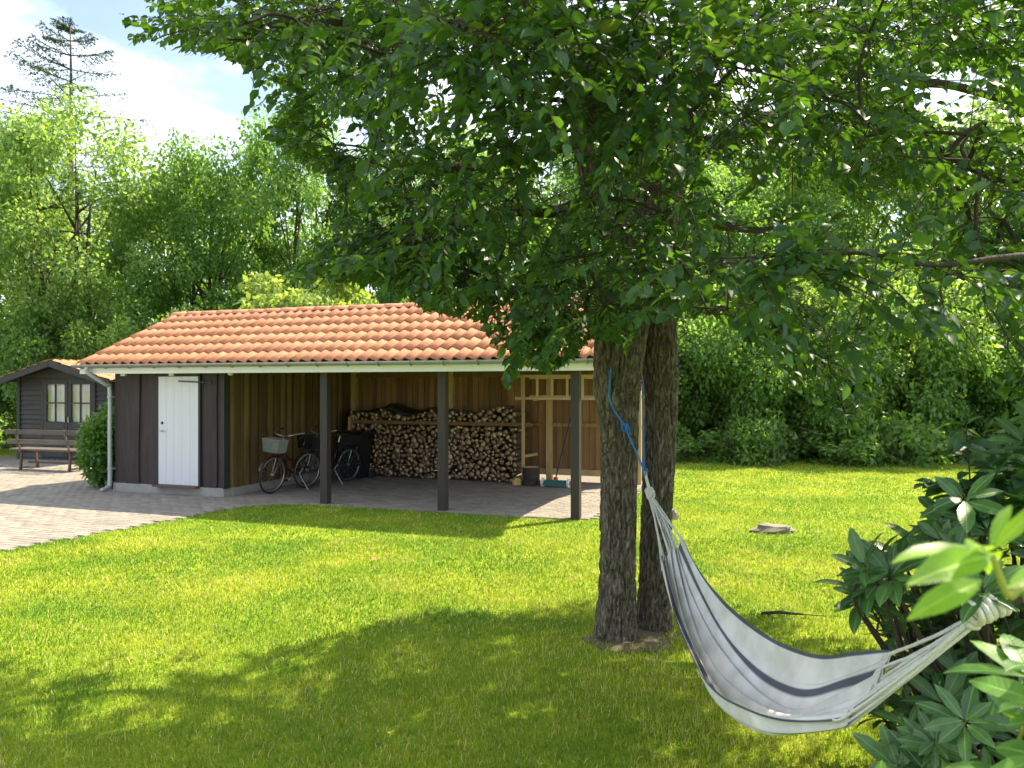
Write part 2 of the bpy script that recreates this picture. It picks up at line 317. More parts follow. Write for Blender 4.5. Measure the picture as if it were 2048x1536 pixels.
# ------------------------------------------------------------------ leaves
def leaf_template(kind):
    # rows along the midrib: (along, half width, droop); folded up at the sides
    if kind == 'ovate': rows = [(.30, .27, .015), (.62, .25, .0)]; fold = .10
    elif kind == 'long': rows = [(.2, .10, .02), (.45, .165, .03), (.72, .145, .01), (.9, .07, -.03)]; fold = .05
    elif kind == 'diamond':
        V = np.array([(0, 0, 0), (.5, .3, .08), (1, 0, 0), (.5, -.3, .08)], float); return V, np.array([(0, 3, 1), (3, 2, 1)])
    V = [(0, 0, 0)]; T = []
    mid = [0]; lf = []; rt = []
    for a, w, d in rows:
        mid.append(len(V)); V.append((a, 0, d)); lf.append(len(V)); V.append((a, w, d + fold * w / .25)); rt.append(len(V)); V.append((a, -w, d + fold * w / .25))
    tip = len(V); V.append((1, 0, -.07)); mid.append(tip)
    n = len(rows)
    for side, flip in ((lf, False), (rt, True)):
        tr = [(mid[0], mid[1], side[0])]
        for i in range(n - 1):
            tr += [(mid[i + 1], mid[i + 2], side[i + 1]), (mid[i + 1], side[i + 1], side[i])]
        tr += [(mid[n], tip, side[n - 1])]
        T += [(a, c, b) if flip else (a, b, c) for a, b, c in tr]
    return np.array(V, float), np.array(T)
TPL = {k: leaf_template(k) for k in ('ovate', 'long', 'diamond')}
def norm(a): return a / np.maximum(np.linalg.norm(a, axis=1, keepdims=True), 1e-9)
def frame(d, n):
    d = norm(d); s_ = norm(np.cross(n, d)); return d, s_, np.cross(d, s_)
def leaves_mesh(name, O, D, N, Ln, kind, mats, wid=1.0, smooth=True):
    V0, T0 = TPL[kind]; d, s_, n = frame(D, N); k = len(V0)
    Ln = Ln[:, None, None]
    V = O[:, None, :] + Ln * (V0[None, :, 0:1] * d[:, None, :] + V0[None, :, 1:2] * wid * s_[:, None, :] + V0[None, :, 2:3] * n[:, None, :])
    T = T0[None] + (np.arange(len(O)) * k)[:, None, None]
    rn = np.repeat(rng.random(len(O)), k)
    return np_mesh(name, V.reshape(-1, 3), T.reshape(-1, 3), mats, smooth, rn, luv=np.tile(V0, (len(O), 1)) if kind != 'diamond' else None)
def split_visible(O, D, Ln, count=300, cell=9):
    """indices of the leaves that show largest from the photograph's side"""
    C = O + D * Ln[:, None] * .5
    px, py = proj(C); ok = (C[:, 1] > .3) & (px > 0) & (px < 2048) & (py > 0) & (py < 1536)
    idx = np.nonzero(ok)[0]; key = (px[idx] // cell).astype(int) * 10000 + (py[idx] // cell).astype(int)
    order = np.argsort(C[idx, 1]); seen = {}; front = []
    for i in order:
        if key[i] not in seen: seen[key[i]] = 1; front.append(idx[i])
    front = np.array(front, int)
    if len(front) == 0: return front
    size = Ln[front] / C[front, 1]
    return front[np.argsort(-size)[:count]]
def leaf_objects(root, O, D, N, Ln, kind, m, part='leaf', mass='leaves', count=300, wid=1.0):
    """the leaves that show largest are parts of their own, the rest is one part"""
    base = np.array(root.location)
    pick = split_visible(O, D, Ln, count); mask = np.zeros(len(O), bool); mask[pick] = True
    V0, T0 = TPL[kind]
    me = np_mesh(part, V0 * np.array([1, wid, 1]), T0, [m], True, luv=V0)
    d, s_, n = frame(D[pick], N[pick])
    for i, j in enumerate(pick):
        o = bpy.data.objects.new(part, me); COL.objects.link(o); o.parent = root
        mt = Matrix(((d[i, 0], s_[i, 0], n[i, 0]), (d[i, 1], s_[i, 1], n[i, 1]), (d[i, 2], s_[i, 2], n[i, 2]))).to_4x4() @ Matrix.Scale(float(Ln[j]), 4)
        mt.translation = Vector((O[j] - base).tolist()); o.matrix_basis = mt
    r = ~mask
    if r.any():
        tag(link(mass, leaves_mesh(mass, O[r] - base, D[r], N[r], Ln[r], kind, [m], wid), root), kind='stuff')

# ================================================================== GROUND
m, t, p, l = base_mat('lawn_ground'); M['lawn'] = m
tcn = t.nodes.new('ShaderNodeTexCoord')
na = t.nodes.new('ShaderNodeTexNoise'); na.inputs['Scale'].default_value = .9; na.inputs['Detail'].default_value = 5
nb = t.nodes.new('ShaderNodeTexNoise'); nb.inputs['Scale'].default_value = 55; nb.inputs['Detail'].default_value = 4
l(tcn.outputs['Object'], na.inputs['Vector']); l(tcn.outputs['Object'], nb.inputs['Vector'])
ra = t.nodes.new('ShaderNodeValToRGB'); ra.color_ramp.elements[0].position = .35; ra.color_ramp.elements[1].position = .68
ra.color_ramp.elements[0].color = (.15, .25, .018, 1); ra.color_ramp.elements[1].color = (.30, .36, .03, 1)
rb = t.nodes.new('ShaderNodeValToRGB'); rb.color_ramp.elements[0].color = (.55, .55, .5, 1); rb.color_ramp.elements[1].color = (1.2, 1.2, 1.1, 1)
l(na.outputs['Fac'], ra.inputs[0]); l(nb.outputs['Fac'], rb.inputs[0])
mm = t.nodes.new('ShaderNodeMix'); mm.data_type = 'RGBA'; mm.blend_type = 'MULTIPLY'; mm.inputs['Factor'].default_value = 1
l(ra.outputs[0], mm.inputs['A']); l(rb.outputs[0], mm.inputs['B']); l(mm.outputs['Result'], p.inputs['Base Color'])
p.inputs['Roughness'].default_value = .95; p.inputs['Specular IOR Level'].default_value = .1
bn = t.nodes.new('ShaderNodeBump'); bn.inputs['Strength'].default_value = .8; bn.inputs['Distance'].default_value = .03
l(nb.outputs['Fac'], bn.inputs['Height']); l(bn.outputs[0], p.inputs['Normal'])

g = MB(); nx = 24
g.add([(-400, -400, 0), (400, -400, 0), (400, 400, 0), (-400, 400, 0)], [(0, 1, 2, 3)])
tag(g.build('ground', M['lawn']), kind='structure')

# shed frame: u along its front, v to its back
CU, CV = -4.89, 12.97
TH = R(-19.4); UX, UY = math.cos(TH), math.sin(TH)
def S(u, v, z=0): return Vector((CU + UX * u - UY * v, CV + UY * u + UX * v, z))
def to_uv(x, y): x = x - CU; y = y - CV; return UX * x + UY * y, -UY * x + UX * y

# paving outline, in metres on the ground
PAVE = [(-30, 4.0), (-8.9, 7.2), (-5.88, 8.82), (-5.3, 9.9), (-4.87, 10.75), (-4.5, 11.6), (-4.15, 12.12), (-3.75, 12.33), (-3.0, 12.2), (-1.01, 11.5), (.55, 10.92),
        (1.12, 10.92), (1.35, 11.3), (2.0, 12.9), (3.0, 16.2), (-9.2, 20.2), (-13.6, 21.5), (-14.5, 18.5), (-30, 20)]
def in_pave(x, y): return inside(np.asarray(x, float), np.asarray(y, float), PAVE)
g = MB(); g.add([(x, y, .004) for x, y in PAVE], [tuple(range(len(PAVE)))])
paving = g.build('paving', M['joint']); tag(paving, kind='structure')
# pavers 20 x 10 cm in running bond along the shed
pu, pv = .203, .103
us = np.arange(-9.5, 7.4, pu); vs = np.arange(-5.2, 7.5, pv)
cu, cv = np.meshgrid(us, vs); cu = cu + ((np.arange(len(vs)) % 2) * pu / 2)[:, None]
cu = cu.ravel(); cv = cv.ravel()
X = CU + UX * cu - UY * cv; Y = CV + UY * cu + UX * cv
keep = in_pave(X, Y)
inshed = (cu > -2.38) & (cu < .02) & (cv > .05) & (cv < 4.0)
px, py = proj(np.stack([X, Y, 0 * X], 1))
keep &= ~inshed & (px > -260) & (px < 1500) & (Y < 19.6) & (cv < 4.0 + 20 * (cu < -2.4))
X, Y = X[keep], Y[keep]; px, py = px[keep], py[keep]
pm = MB()
a, b, e, hh = .0985, .0485, .006, .022
pm.add([(-a, -b, 0), (a, -b, 0), (a, b, 0), (-a, b, 0), (-a, -b, hh - e), (a, -b, hh - e), (a, b, hh - e), (-a, b, hh - e), (-a + e, -b + e, hh), (a - e, -b + e, hh), (a - e, b - e, hh), (-a + e, b - e, hh)],
       [(0, 1, 5, 4), (1, 2, 6, 5), (2, 3, 7, 6), (3, 0, 4, 7), (4, 5, 9, 8), (5, 6, 10, 9), (6, 7, 11, 10), (7, 4, 8, 11), (8, 9, 10, 11)])
pme = pm.mesh('paver', M['paver'])
vis = (px > -30) & (px < 1260); dist = np.hypot(X, Y)
order = np.argsort(np.where(vis, dist, 1e9))[:300]; sel = np.zeros(len(X), bool); sel[order] = True
for i in order:
    link('paver', pme, paving, (X[i], Y[i], random.uniform(-.002, .002)), (random.uniform(-.008, .008), random.uniform(-.005, .005), TH + random.uniform(-.012, .012)))
PV = np.array(pm.v); PF = np.array(pm.f)
rest = np.nonzero(~sel)[0]; ca, sa = math.cos(TH), math.sin(TH)
rot = np.array([[ca, -sa, 0], [sa, ca, 0], [0, 0, 1]]); PVr = PV @ rot.T
VV = PVr[None] + np.stack([X[rest], Y[rest], rng.uniform(-.002, .002, len(rest))], 1)[:, None, :]
FF = PF[None] + (np.arange(len(rest)) * len(PV))[:, None, None]
tag(link('paver_field', np_mesh('paver_field', VV.reshape(-1, 3), FF.reshape(-1, 4), [M['paver']], rnd=np.repeat(rng.random(len(rest)), len(PV))), paving), kind='stuff')

# ================================================================== CARPORT SHED
shed = empty('carport_shed', (CU, CV, 0), TH, 'long dark shed with white door, open carport bays and orange tiled roof', 'shed')
U0, U1 = -2.41, 6.4        # walls
RU0, RU1 = -2.9, 6.55      # roof
VB = 4.1
def waney_board(w, h, th=.028, amp=.012, seed=0):
    n = 14; vs = []; fs = []
    for k in range(n + 1):
        z = h * k / n
        l_ = -w / 2 + amp * mnoise.noise(Vector((seed * 3.1, z * 1.7, 1))); r_ = w / 2 + amp * 1.6 * mnoise.noise(Vector((seed * 5.3, z * 1.7, 7)))
        vs += [(l_, -th / 2, z), (r_, -th / 2, z), (r_, th / 2, z), (l_, th / 2, z)]
    for k in range(n):
        b_ = 4 * k
        for j in range(4): fs.append((b_ + j, b_ + (j + 1) % 4, b_ + 4 + (j + 1) % 4, b_ + 4 + j))
    fs += [(3, 2, 1, 0), (4 * n, 4 * n + 1, 4 * n + 2, 4 * n + 3)]
    q = MB(); q.add(vs, fs); return q
# plinth
g = MB(); g.box(((U0 + 0) / 2, .12, .08), (-U0 + .02, .2, .17)); g.box((-.02, VB / 2 + .1, .08), (.16, VB - .2, .168)); g.box((U0 + .08, VB / 2 + .1, .08), (.16, VB - .2, .168))
g.box(((U0 + 0) / 2, VB - .05, .08), (-U0, .2, .166))
g.build('plinth', M['concrete'], shed)
# backing wall behind the boards (three sides of the closed room)
front = MB(); front.box((-1.92, .10, 1.22), (.95, .03, 2.1)); front.box((-.245, .10, 1.22), (.49, .03, 2.1)); front.box((-.95, .10, 2.17), (1.0, .03, .2))
fw = front.build('front_wall', M['blackwood'], shed)
bz = .15
def fboard(u0, u1, dv, s):
    q = waney_board(u1 - u0, 2.13, .03, .014, s); q.build('board', M['darkwood'], fw, loc=((u0 + u1) / 2, .075 - dv, bz))
for k, (a_, b_) in enumerate([(-2.41, -2.10), (-2.13, -1.83), (-1.87, -1.60), (-1.63, -1.42), (-.49, -.38), (-.41, -.15), (-.18, .0)]):
    fboard(a_, b_, .031 * (k % 2), k + 1)
cb = MB(); cb.box((.012, .085, 1.22), (.028, .15, 2.13)); cb.build('corner_board', M['blackwood'], shed)
g = MB(); g.box((U0, VB / 2 + .1, 1.22), (.04, VB, 2.13)); lw = g.build('left_wall', M['blackwood'], shed)
for k in range(20): waney_board(.20, 2.13, .025, .008, 40 + k).build('board', M['darkwood'], lw, loc=(U0 - .034 - .012 * (k % 2), .2 + k * .2, bz), rot=(0, 0, R(90)))
# inner side wall, pine boards facing the carport
g = MB(); g.box((-.01, VB / 2 + .07, 1.22), (.03, VB - .15, 2.12)); sw = g.build('side_wall', M['pine'], shed)
vv = .17; k = 0
while vv < VB - .08:
    w_ = random.choice([.10, .12, .12, .14]); th = .022
    q = MB(); q.box((0, 0, 1.06), (th, w_, 2.1)); q.build('board', M['pine'], sw, loc=(.02 + .034 * (k % 2), vv + w_ / 2, bz), rot=(0, 0, random.uniform(-.01, .01)))
    vv += w_ - .012 if k % 2 else w_ - .014; k += 1
# back wall
g = MB(); g.box((U1 / 2, VB + .05, 1.25), (U1, .02, 2.2)); bw = g.build('back_wall', M['pine2'], shed)
uu = .03; k = 0
while uu < U1 - .02:
    w_ = random.choice([.115, .12, .125, .14]); q = MB(); q.box((0, 0, 1.1), (w_ - .006, .02, 2.16))
    q.build('board', M['pine2'], bw, loc=(uu + w_ / 2, VB + .02 - .018 * (k % 2), .12)); uu += w_; k += 1
g = MB(); g.box((U1 / 2 + .1, VB - .04, .20), (U1 - .3, .05, .12)); g.build('bottom_rail', M['pinelight'], bw)
g = MB(); g.box(((4.3 + U1) / 2, VB - .04, 1.13), (U1 - 4.3, .05, .07)); g.build('middle_rail', M['pine2'], bw)
g = MB(); g.box((U1 / 2, VB - .04, 2.14), (U1 - .05, .05, .10)); g.build('top_rail', M['pine2'], bw)
g = MB(); g.box((U0 / 2, VB + .05, 1.22), (-U0, .04, 2.13)); g.build('rear_room_wall', M['blackwood'], shed)
for u_ in (.12, 2.42, 4.55, 6.33): q = MB(); q.box((u_, VB - .06, 1.16), (.11, .11, 2.3)); q.build('rear_post', M['pinelight'], shed)
# front posts and beam
for u_ in (2.02, 4.08, 6.15):
    q = MB(); q.box((u_, 0, 1.075), (.125, .125, 2.16)); q.build('post', M['post'], shed)
g = MB(); g.box(((RU0 + RU1) / 2, 0, 2.21), (RU1 - RU0 - .3, .10, .12)); g.build('front_beam', M['pine2'], shed)
# fascia
g = MB(); g.box(((RU0 + RU1) / 2 + .0, -.255, 2.187), (RU1 - RU0 - .04, .025, .145)); g.build('fascia', M['white'], shed)
g = MB(); g.box(((RU0 + RU1) / 2, -.13, 2.13), (RU1 - RU0 - .08, .22, .015)); g.build('soffit', M['white'], shed)
# gable ends
VE, ZE, VR, ZR = -.33, 2.285, 2.05, 3.36
PIT = math.atan2(ZR - ZE, VR - VE); SL = math.hypot(ZR - ZE, VR - VE)
for u_, mt in ((U0 - .02, 'darkwood'), (U1 - .05, 'darkwood')):
    q = MB(); pr = [(-.05, 2.26), (VB + .1, 2.26), (VR, 3.22)]
    q.add([(u_, v, z) for v, z in pr] + [(u_ + .03, v, z) for v, z in pr], [(0, 1, 2), (5, 4, 3), (0, 3, 4, 1), (1, 4, 5, 2), (2, 5, 3, 0)]); q.build('gable', M[mt], shed)
# roof deck with tiles
g = MB()
def slope_pt(u, y, n_, back=False):
    v = VE + y * math.cos(PIT) - n_ * math.sin(PIT); z = ZE + y * math.sin(PIT) + n_ * math.cos(PIT)
    return (u, 2 * VR - v if back else v, z)
for bk in (False, True):
    q = [slope_pt(u, y, n_, bk) for n_ in (-.075, -.05) for u, y in ((RU0 + .03, .09), (RU1 - .03, .09), (RU1 - .03, SL + .02), (RU0 + .03, SL + .02))]
    fs = [(0, 3, 2, 1), (4, 5, 6, 7), (0, 1, 5, 4), (1, 2, 6, 5), (2, 3, 7, 6), (3, 0, 4, 7)]
    g.add(q, [tuple(reversed(f)) for f in fs] if bk else fs)
roof = g.build('roof', M['pine2'], shed)
for k in range(12):
    u_ = RU0 + .2 + k * (RU1 - RU0 - .4) / 11
    for bk in (False, True):
        q = MB(); q.bar(slope_pt(u_, .18, -.14, bk), slope_pt(u_, SL, -.14, bk), .05, .12); q.build('rafter', M['pine2'], roof)
for u_ in (RU0 + .01, RU1 - .01):
    for bk in (False, True): q = MB(); q.bar(slope_pt(u_, .06, -.10, bk), slope_pt(u_, SL, -.10, bk), .022, .15); q.build('bargeboard', M['white'], roof)
NC, NR = 47, 6
tw = (RU1 - RU0) / NC; tl = (SL - .05) / NR
def tile_geo():
    n = 10; vs = []; A = .027
    for y, lift in ((-.015, .034), (tl + .04, .006)):
        for j in range(n + 1):
            s_ = j / n; x = (s_ - .5) * (tw + .012); z = A * math.sin(2 * math.pi * (s_ - .25)) + .3 * A * math.sin(4 * math.pi * (s_ - .25))
            vs.append((x, y, z + lift))
    for j in range(n + 1): v = vs[j]; vs.append((v[0], v[1] + .001, v[2] - .02))
    m_ = n + 1
    fs = [(j, j + 1, m_ + j + 1, m_ + j) for j in range(n)] + [(2 * m_ + j, 2 * m_ + j + 1, j + 1, j) for j in range(n)]
    return vs, fs
tv, tf = tile_geo(); q = MB(); q.add(tv, tf); tme = q.mesh('roof_tile', M['tile']); 
for i, po in enumerate(tme.polygons): po.use_smooth = i < 10
for c in range(NC):
    for r_ in range(NR):
        u_ = RU0 + (c + .5) * tw; x, y, z = slope_pt(u_, r_ * tl, 0)
        link('roof_tile', tme, roof, (x + random.uniform(-.002, .002), y, z + random.uniform(-.002, .003)), (PIT + random.uniform(-.006, .006), random.uniform(-.012, .012), random.uniform(-.008, .008)))
# rear slope, out of sight: one field
TVv = np.array(tv); TFf = np.array(tf); rows = []
rotb = np.array(Matrix.Rotation(math.pi, 3, 'Z') @ Matrix.Rotation(PIT, 3, 'X'))
for c in range(NC):
    for r_ in range(NR): rows.append(slope_pt(RU0 + (c + .5) * tw, r_ * tl, 0, True))
rows = np.array(rows); VV = (TVv @ rotb.T)[None] + rows[:, None, :]; FF = TFf[None] + (np.arange(len(rows)) * len(TVv))[:, None, None]
tag(link('rear_tile_field', np_mesh('rear_tile_field', VV.reshape(-1, 3), FF.reshape(-1, 4), [M['tile']], True, np.repeat(rng.random(len(rows)), len(TVv))), roof), kind='stuff')
# ridge tiles
n = 9; vs_ = []; rl = .385
for x, rr in ((-.01, .125), (rl + .03, .112)):
    for th_ in (0, .018):
        for j in range(n + 1):
            a_ = R(12) + R(156) * j / n; vs_.append((x, -(rr - th_) * math.cos(a_), (rr - th_) * math.sin(a_) * .85))
m_ = n + 1; q = MB()
fs_ = [(j, 2 * m_ + j, 2 * m_ + j + 1, j + 1) for j in range(n)] + [(m_ + j, j, j + 1, m_ + j + 1) for j in range(n)] + [(2 * m_ + j, 3 * m_ + j, 3 * m_ + j + 1, 2 * m_ + j + 1) for j in range(n)]
q.add(vs_, fs_); rme = q.mesh('ridge_tile', M['ridge'], True)
nr = int((RU1 - RU0) / rl) + 1
for k in range(nr): link('ridge_tile', rme, roof, (RU0 - .02 + k * (RU1 - RU0 - .36) / (nr - 1), VR, ZR - .035 + random.uniform(-.003, .003)), (random.uniform(-.01, .01), 0, 0))
# gutter
q = MB(); n = 8; prof = [(math.cos(a_), math.sin(a_)) for a_ in [math.pi + math.pi * j / n for j in range(n + 1)]]
vs_ = []; gu0, gu1 = RU0 - .06, RU1 + .03
for u_ in (gu0, gu1):
    for rr in (.058, .053): vs_ += [(u_, -.335 + rr * a_, 2.275 + rr * b_) for a_, b_ in prof]
m_ = n + 1
fs_ = [(j, j + 1, 2 * m_ + j + 1, 2 * m_ + j) for j in range(n)] + [(m_ + j + 1, m_ + j, 3 * m_ + j, 3 * m_ + j + 1) for j in range(n)] + [(0, 2 * m_, 3 * m_, m_), (n, m_ + n, 3 * m_ + n, 2 * m_ + n)]
fs_ += [tuple(range(m_)), tuple(reversed(range(2 * m_, 3 * m_)))]
q.add(vs_, fs_); gut = q.build('gutter', M['gutterm'], shed, True)
bk_ = MB()
for j in range(n):
    a0, a1 = [math.pi + math.pi * (j + k) / n for k in (0, 1)]
    bk_.bar((0, .062 * math.cos(a0), .062 * math.sin(a0)), (0, .062 * math.cos(a1), .062 * math.sin(a1)), .03, .006, (1, 0, 0))
bk_.box((0, .075, .0), (.03, .03, .012))
bme = bk_.mesh('bracket', M['gutterm'])
for k in range(18): link('bracket', bme, gut, (RU0 + .15 + k * (RU1 - RU0 - .3) / 17, -.335, 2.275))
# downpipe
q = MB(); path = smooth_path([(-2.62, -.335, 2.23), (-2.62, -.335, 2.14), (-2.47, -.10, 1.93), (-2.45, -.02, 1.83), (-2.45, -.02, 1.0), (-2.45, -.02, .18), (-2.45, -.08, .09), (-2.45, -.2, .05)], 5)
q.tube(path, .038, 12); dp = q.build('downpipe', M['zinc'], shed, True)
for z_ in (1.70, .42): q = MB(); q.lathe((-2.45, -.02, z_), [(.039, -.018), (.046, -.015), (.046, .015), (.039, .018)], 12); q.box((-2.41, .03, z_), (.02, .08, .02)); q.build('clamp', M['zinc'], dp)
# door
q = MB(); q.box((-.955, .045, 1.125), (.86, .045, 1.88)); dr = q.build('door', M['doorwhite'], shed)
q = MB()
for s_ in (-1, 1): q.box((-.955 + s_ * .452, .06, 1.135), (.04, .09, 1.94))
q.box((-.955, .06, 2.095), (.944, .09, .04)); q.build('door_frame', M['blackwood'], shed)
for k in range(5):
    q = MB(); q.box((-1.30 + k * .172, .0215, 1.125), (.1685, .006, 1.87)); q.build('door_plank', M['doorwhite'], dr)
q = MB(); q.lathe((-1.30, .012, 1.12), [(.022, 0), (.022, .02)], 12, 'Y'); q.tube([(-1.30, .0, 1.12), (-1.30, -.035, 1.12), (-1.20, -.04, 1.118)], .009, 6); q.build('handle', M['steel'], dr, True)
q = MB(); q.lathe((-1.30, .010, 1.255), [(.026, 0), (.026, .02), (.012, .024)], 12, 'Y'); q.build('lock', M['blackmetal'], dr, True)
q = MB(); q.box((-.955, -.02, .165), (.93, .16, .03)); q.build('door_sill', M['benchleg'], shed)
q = MB(); q.bar((-.93, -.0, 1.985), (-.20, -.03, 1.955), .012, .022); q.box((-.40, .02, 1.962), (.03, .07, .05)); q.build('locking_bar', M['blackmetal'], shed)
for u_ in (-2.16, -1.08):
    q = MB(); q.box((u_, .02, 2.10), (.10, .07, .045)); q.build('wall_lamp', M['white'], shed)
q = MB(); q.lathe((.12, .06, 2.08), [(.03, 0), (.05, .02), (.05, .035)], 10); q.build('ceiling_lamp', M['white'], shed, True)

# ================================================================== FIREWOOD
rack = empty('firewood_rack', tuple(S(2.3, 3.6)), TH, 'pine rack with shelf and uprights holding stacked firewood', 'rack')
def rk(): return MB()
WV = 3.42
q = MB(); q.box((.05, WV - 3.6 + .02, 1.155), (4.05, .05, .07)); q.build('front_rail', M['pine2'], rack)
q = MB(); q.box((.05, .10, 1.15), (4.0, .60, .03)); q.build('shelf', M['pine2'], rack)
for u_, hh_ in ((1.92, 2.1), (-1.9, 1.25)):
    q = MB(); q.box((u_, WV - 3.6 - .03, hh_ / 2 + .01), (.05, .05, hh_)); q.build('upright', M['pinelight'], rack)
q = MB(); q.bar((1.94, WV - 3.6, .55), (2.02, .35, .55), .04, .05); q.build('brace', M['pinelight'], rack)
def log_shapes(k):
    out = []
    for i in range(k):
        n = 8; ty = i % 4; ang = np.linspace(0, 2 * math.pi, n, endpoint=False); r_ = 1 + .12 * rng.standard_normal(n)
        x = np.cos(ang) * r_; z = np.sin(ang) * r_
        if ty == 1: z = np.maximum(z, -.35 + .1 * rng.standard_normal()) 
        if ty == 2: x = np.maximum(x, -.3); z = np.maximum(z, -.45)
        if ty == 3: z *= .75
        V = [(x[j], -.5, z[j]) for j in range(n)] + [(x[j] * .97, .5, z[j] * .97) for j in range(n)] + [(0, -.5 - .015, 0)]
        F = [(j, n + j, n + (j + 1) % n) for j in range(n)] + [(j, n + (j + 1) % n, (j + 1) % n) for j in range(n)] + [(2 * n, j, (j + 1) % n) for j in range(n)]
        out.append((np.array(V, float), np.array(F)))
    return out
shapes = log_shapes(12)
lme = [np_mesh('firewood_log', V, F, [M['logend'], M['logbark']]) for V, F in shapes]
for me_ in lme: me_.polygons.foreach_set('material_index', [1] * 16 + [0] * 8)
def pack(u0, u1, z0, top, seed, rmin=.021, rmax=.060, tries=34000):
    rg = np.random.default_rng(seed); C = np.zeros((0, 3))
    for k in range(tries):
        f = k / tries; r_ = rmax * (1 - f) ** 1.3 + rmin
        r_ = min(r_, rmax) * rg.uniform(.8, 1.05)
        c = np.array([rg.uniform(u0 + r_, u1 - r_), rg.uniform(z0 + r_, z0 + 1.6)])
        if c[1] + r_ > top(c[0]): continue
        if len(C) and (np.hypot(C[:, 0] - c[0], C[:, 1] - c[1]) < (C[:, 2] + r_) * .93).any(): continue
        C = np.vstack([C, [c[0], c[1], r_]])
    return C
rack_c = 2.3
lower = pack(rack_c - 1.98, rack_c + 1.78, .035, lambda u: 1.115, 3)
def uptop(u): 
    s_ = (u - rack_c) 
    return 1.185 + (.18 + .06 * math.sin(s_ * 2.3) + .05 * math.sin(s_ * 5.1 + 1)) + (.14 if s_ > 1.0 else 0) * min(1, max(0, (s_ - 1.0) / .5)) + (.05 if -1.2 < s_ < 0 else 0)
upper = pack(rack_c - 1.95, rack_c + 1.78, 1.172, uptop, 5, tries=14000)
logs = np.vstack([lower, upper]); nlow = len(lower)
score = logs[:, 2].copy()
pxl = np.array([proj(np.array([S(c[0], WV, c[1])]))[0][0] for c in logs])
score[((pxl < 722) & (logs[:, 1] < 1.0)) | ((pxl > 876) & (pxl < 903))] *= .4
pick = np.argsort(-score)[:300]; isp = np.zeros(len(logs), bool); isp[pick] = True
restV = []; restF = []; restR = []; nb_ = 0
for i, c in enumerate(logs):
    k = random.randrange(12); s_ = c[2] * 1.09; yv = WV + .19 + random.uniform(-.035, .035); ro = random.uniform(0, 6.28)
    if isp[i]:
        up_ = i >= nlow
        o = link('firewood_log', lme[k], None, tuple(S(c[0], yv, c[1])), (0, 0, 0), (s_, .36, s_))
        o.rotation_euler = (Matrix.Rotation(TH, 3, 'Z') @ Matrix.Rotation(ro, 3, 'Y')).to_euler()
        if up_: tag(o, 'split firewood log lying on top of the rack shelf in the carport', 'log', 'firewood on the rack shelf')
        else: tag(o, 'split firewood log in the big stack under the rack shelf', 'log', 'firewood stacked under the rack shelf')
    else:
        V, F = shapes[k]; m3 = np.array(Matrix.Rotation(TH, 3, 'Z') @ Matrix.Rotation(ro, 3, 'Y'))
        restV.append((V * np.array([s_, .36, s_])) @ m3.T + np.array(S(c[0], yv, c[1]))); restF.append(F + nb_); restR.append(np.full(len(V), random.random())); nb_ += len(V)
for c in logs:                             # the second row behind
    if random.random() < .75:
        V, F = shapes[random.randrange(12)]; s_ = c[2] * 1.15; m3 = np.array(Matrix.Rotation(TH, 3, 'Z'))
        restV.append((V * np.array([s_, .26, s_])) @ m3.T + np.array(S(c[0] + random.uniform(-.03, .03), WV + .51, c[1]))); restF.append(F + nb_); restR.append(np.full(len(V), random.random())); nb_ += len(V)
o = link('firewood_stack', np_mesh('firewood_stack', np.vstack(restV), np.vstack(restF), [M['logend'], M['logbark']], rnd=np.concatenate(restR)))
o.data.polygons.foreach_set('material_index', ([1] * 16 + [0] * 8) * len(restF))
tag(o, 'mass of small split firewood filling the rack in the carport', 'firewood', kind='stuff')
# tarpaulin over the upper logs
nxu, nyv = 30, 8; tvs = []
for i in range(nxu + 1):
    for j in range(nyv + 1):
        u_ = -1.75 + 1.75 * i / nxu; f = j / nyv
        z_ = uptop(rack_c + u_) + .03 + .07 * math.sin(math.pi * f) + .025 * mnoise.noise(Vector((u_ * 4, f * 3, 2))) - (.05 if j == 0 else 0) - .10 * (abs(i / nxu - .5) * 2) ** 4
        tvs.append((u_, .0 + .5 * f + .03 * mnoise.noise(Vector((u_ * 3, f * 2, 9))), z_))
q = MB(); q.add(tvs, [(i * (nyv + 1) + j, (i + 1) * (nyv + 1) + j, (i + 1) * (nyv + 1) + j + 1, i * (nyv + 1) + j + 1) for i in range(nxu) for j in range(nyv)])
o = q.build('tarpaulin', M['tarp'], None, True, tuple(S(2.3, 3.6)), (0, 0, TH)); md = o.modifiers.new('s', 'SOLIDIFY'); md.thickness = .006
tag(o, 'dark tarpaulin draped over the logs on the rack shelf', 'tarpaulin')
# ladder on the back wall
lad = empty('ladder', tuple(S(5.35, 3.55, 1.66)), TH, 'pale wooden ladder hung sideways high in the carport', 'ladder')
for z_, dx, dy in ((0, -.22, 0), (.43, -.22, 0), (.035, .12, .07), (.40, .12, .07)):
    q = MB(); q.box((dx * .8, dy, z_), (2.35, .028, .05)); q.build('rail', M['ladder'], lad)
for k in range(8): q = MB(); q.box((-1.20 + k * .30, 0.0, .215), (.045, .024, .38)); q.build('rung', M['ladder'], lad)
for u_ in (-.95, .75): q = MB(); q.bar((u_, .06, -.03), (u_, .52, -.03), .03, .03); q.bar((u_, .06, -.03), (u_, -.05, -.03), .03, .03); q.build('bracket', M['pinelight'], lad)

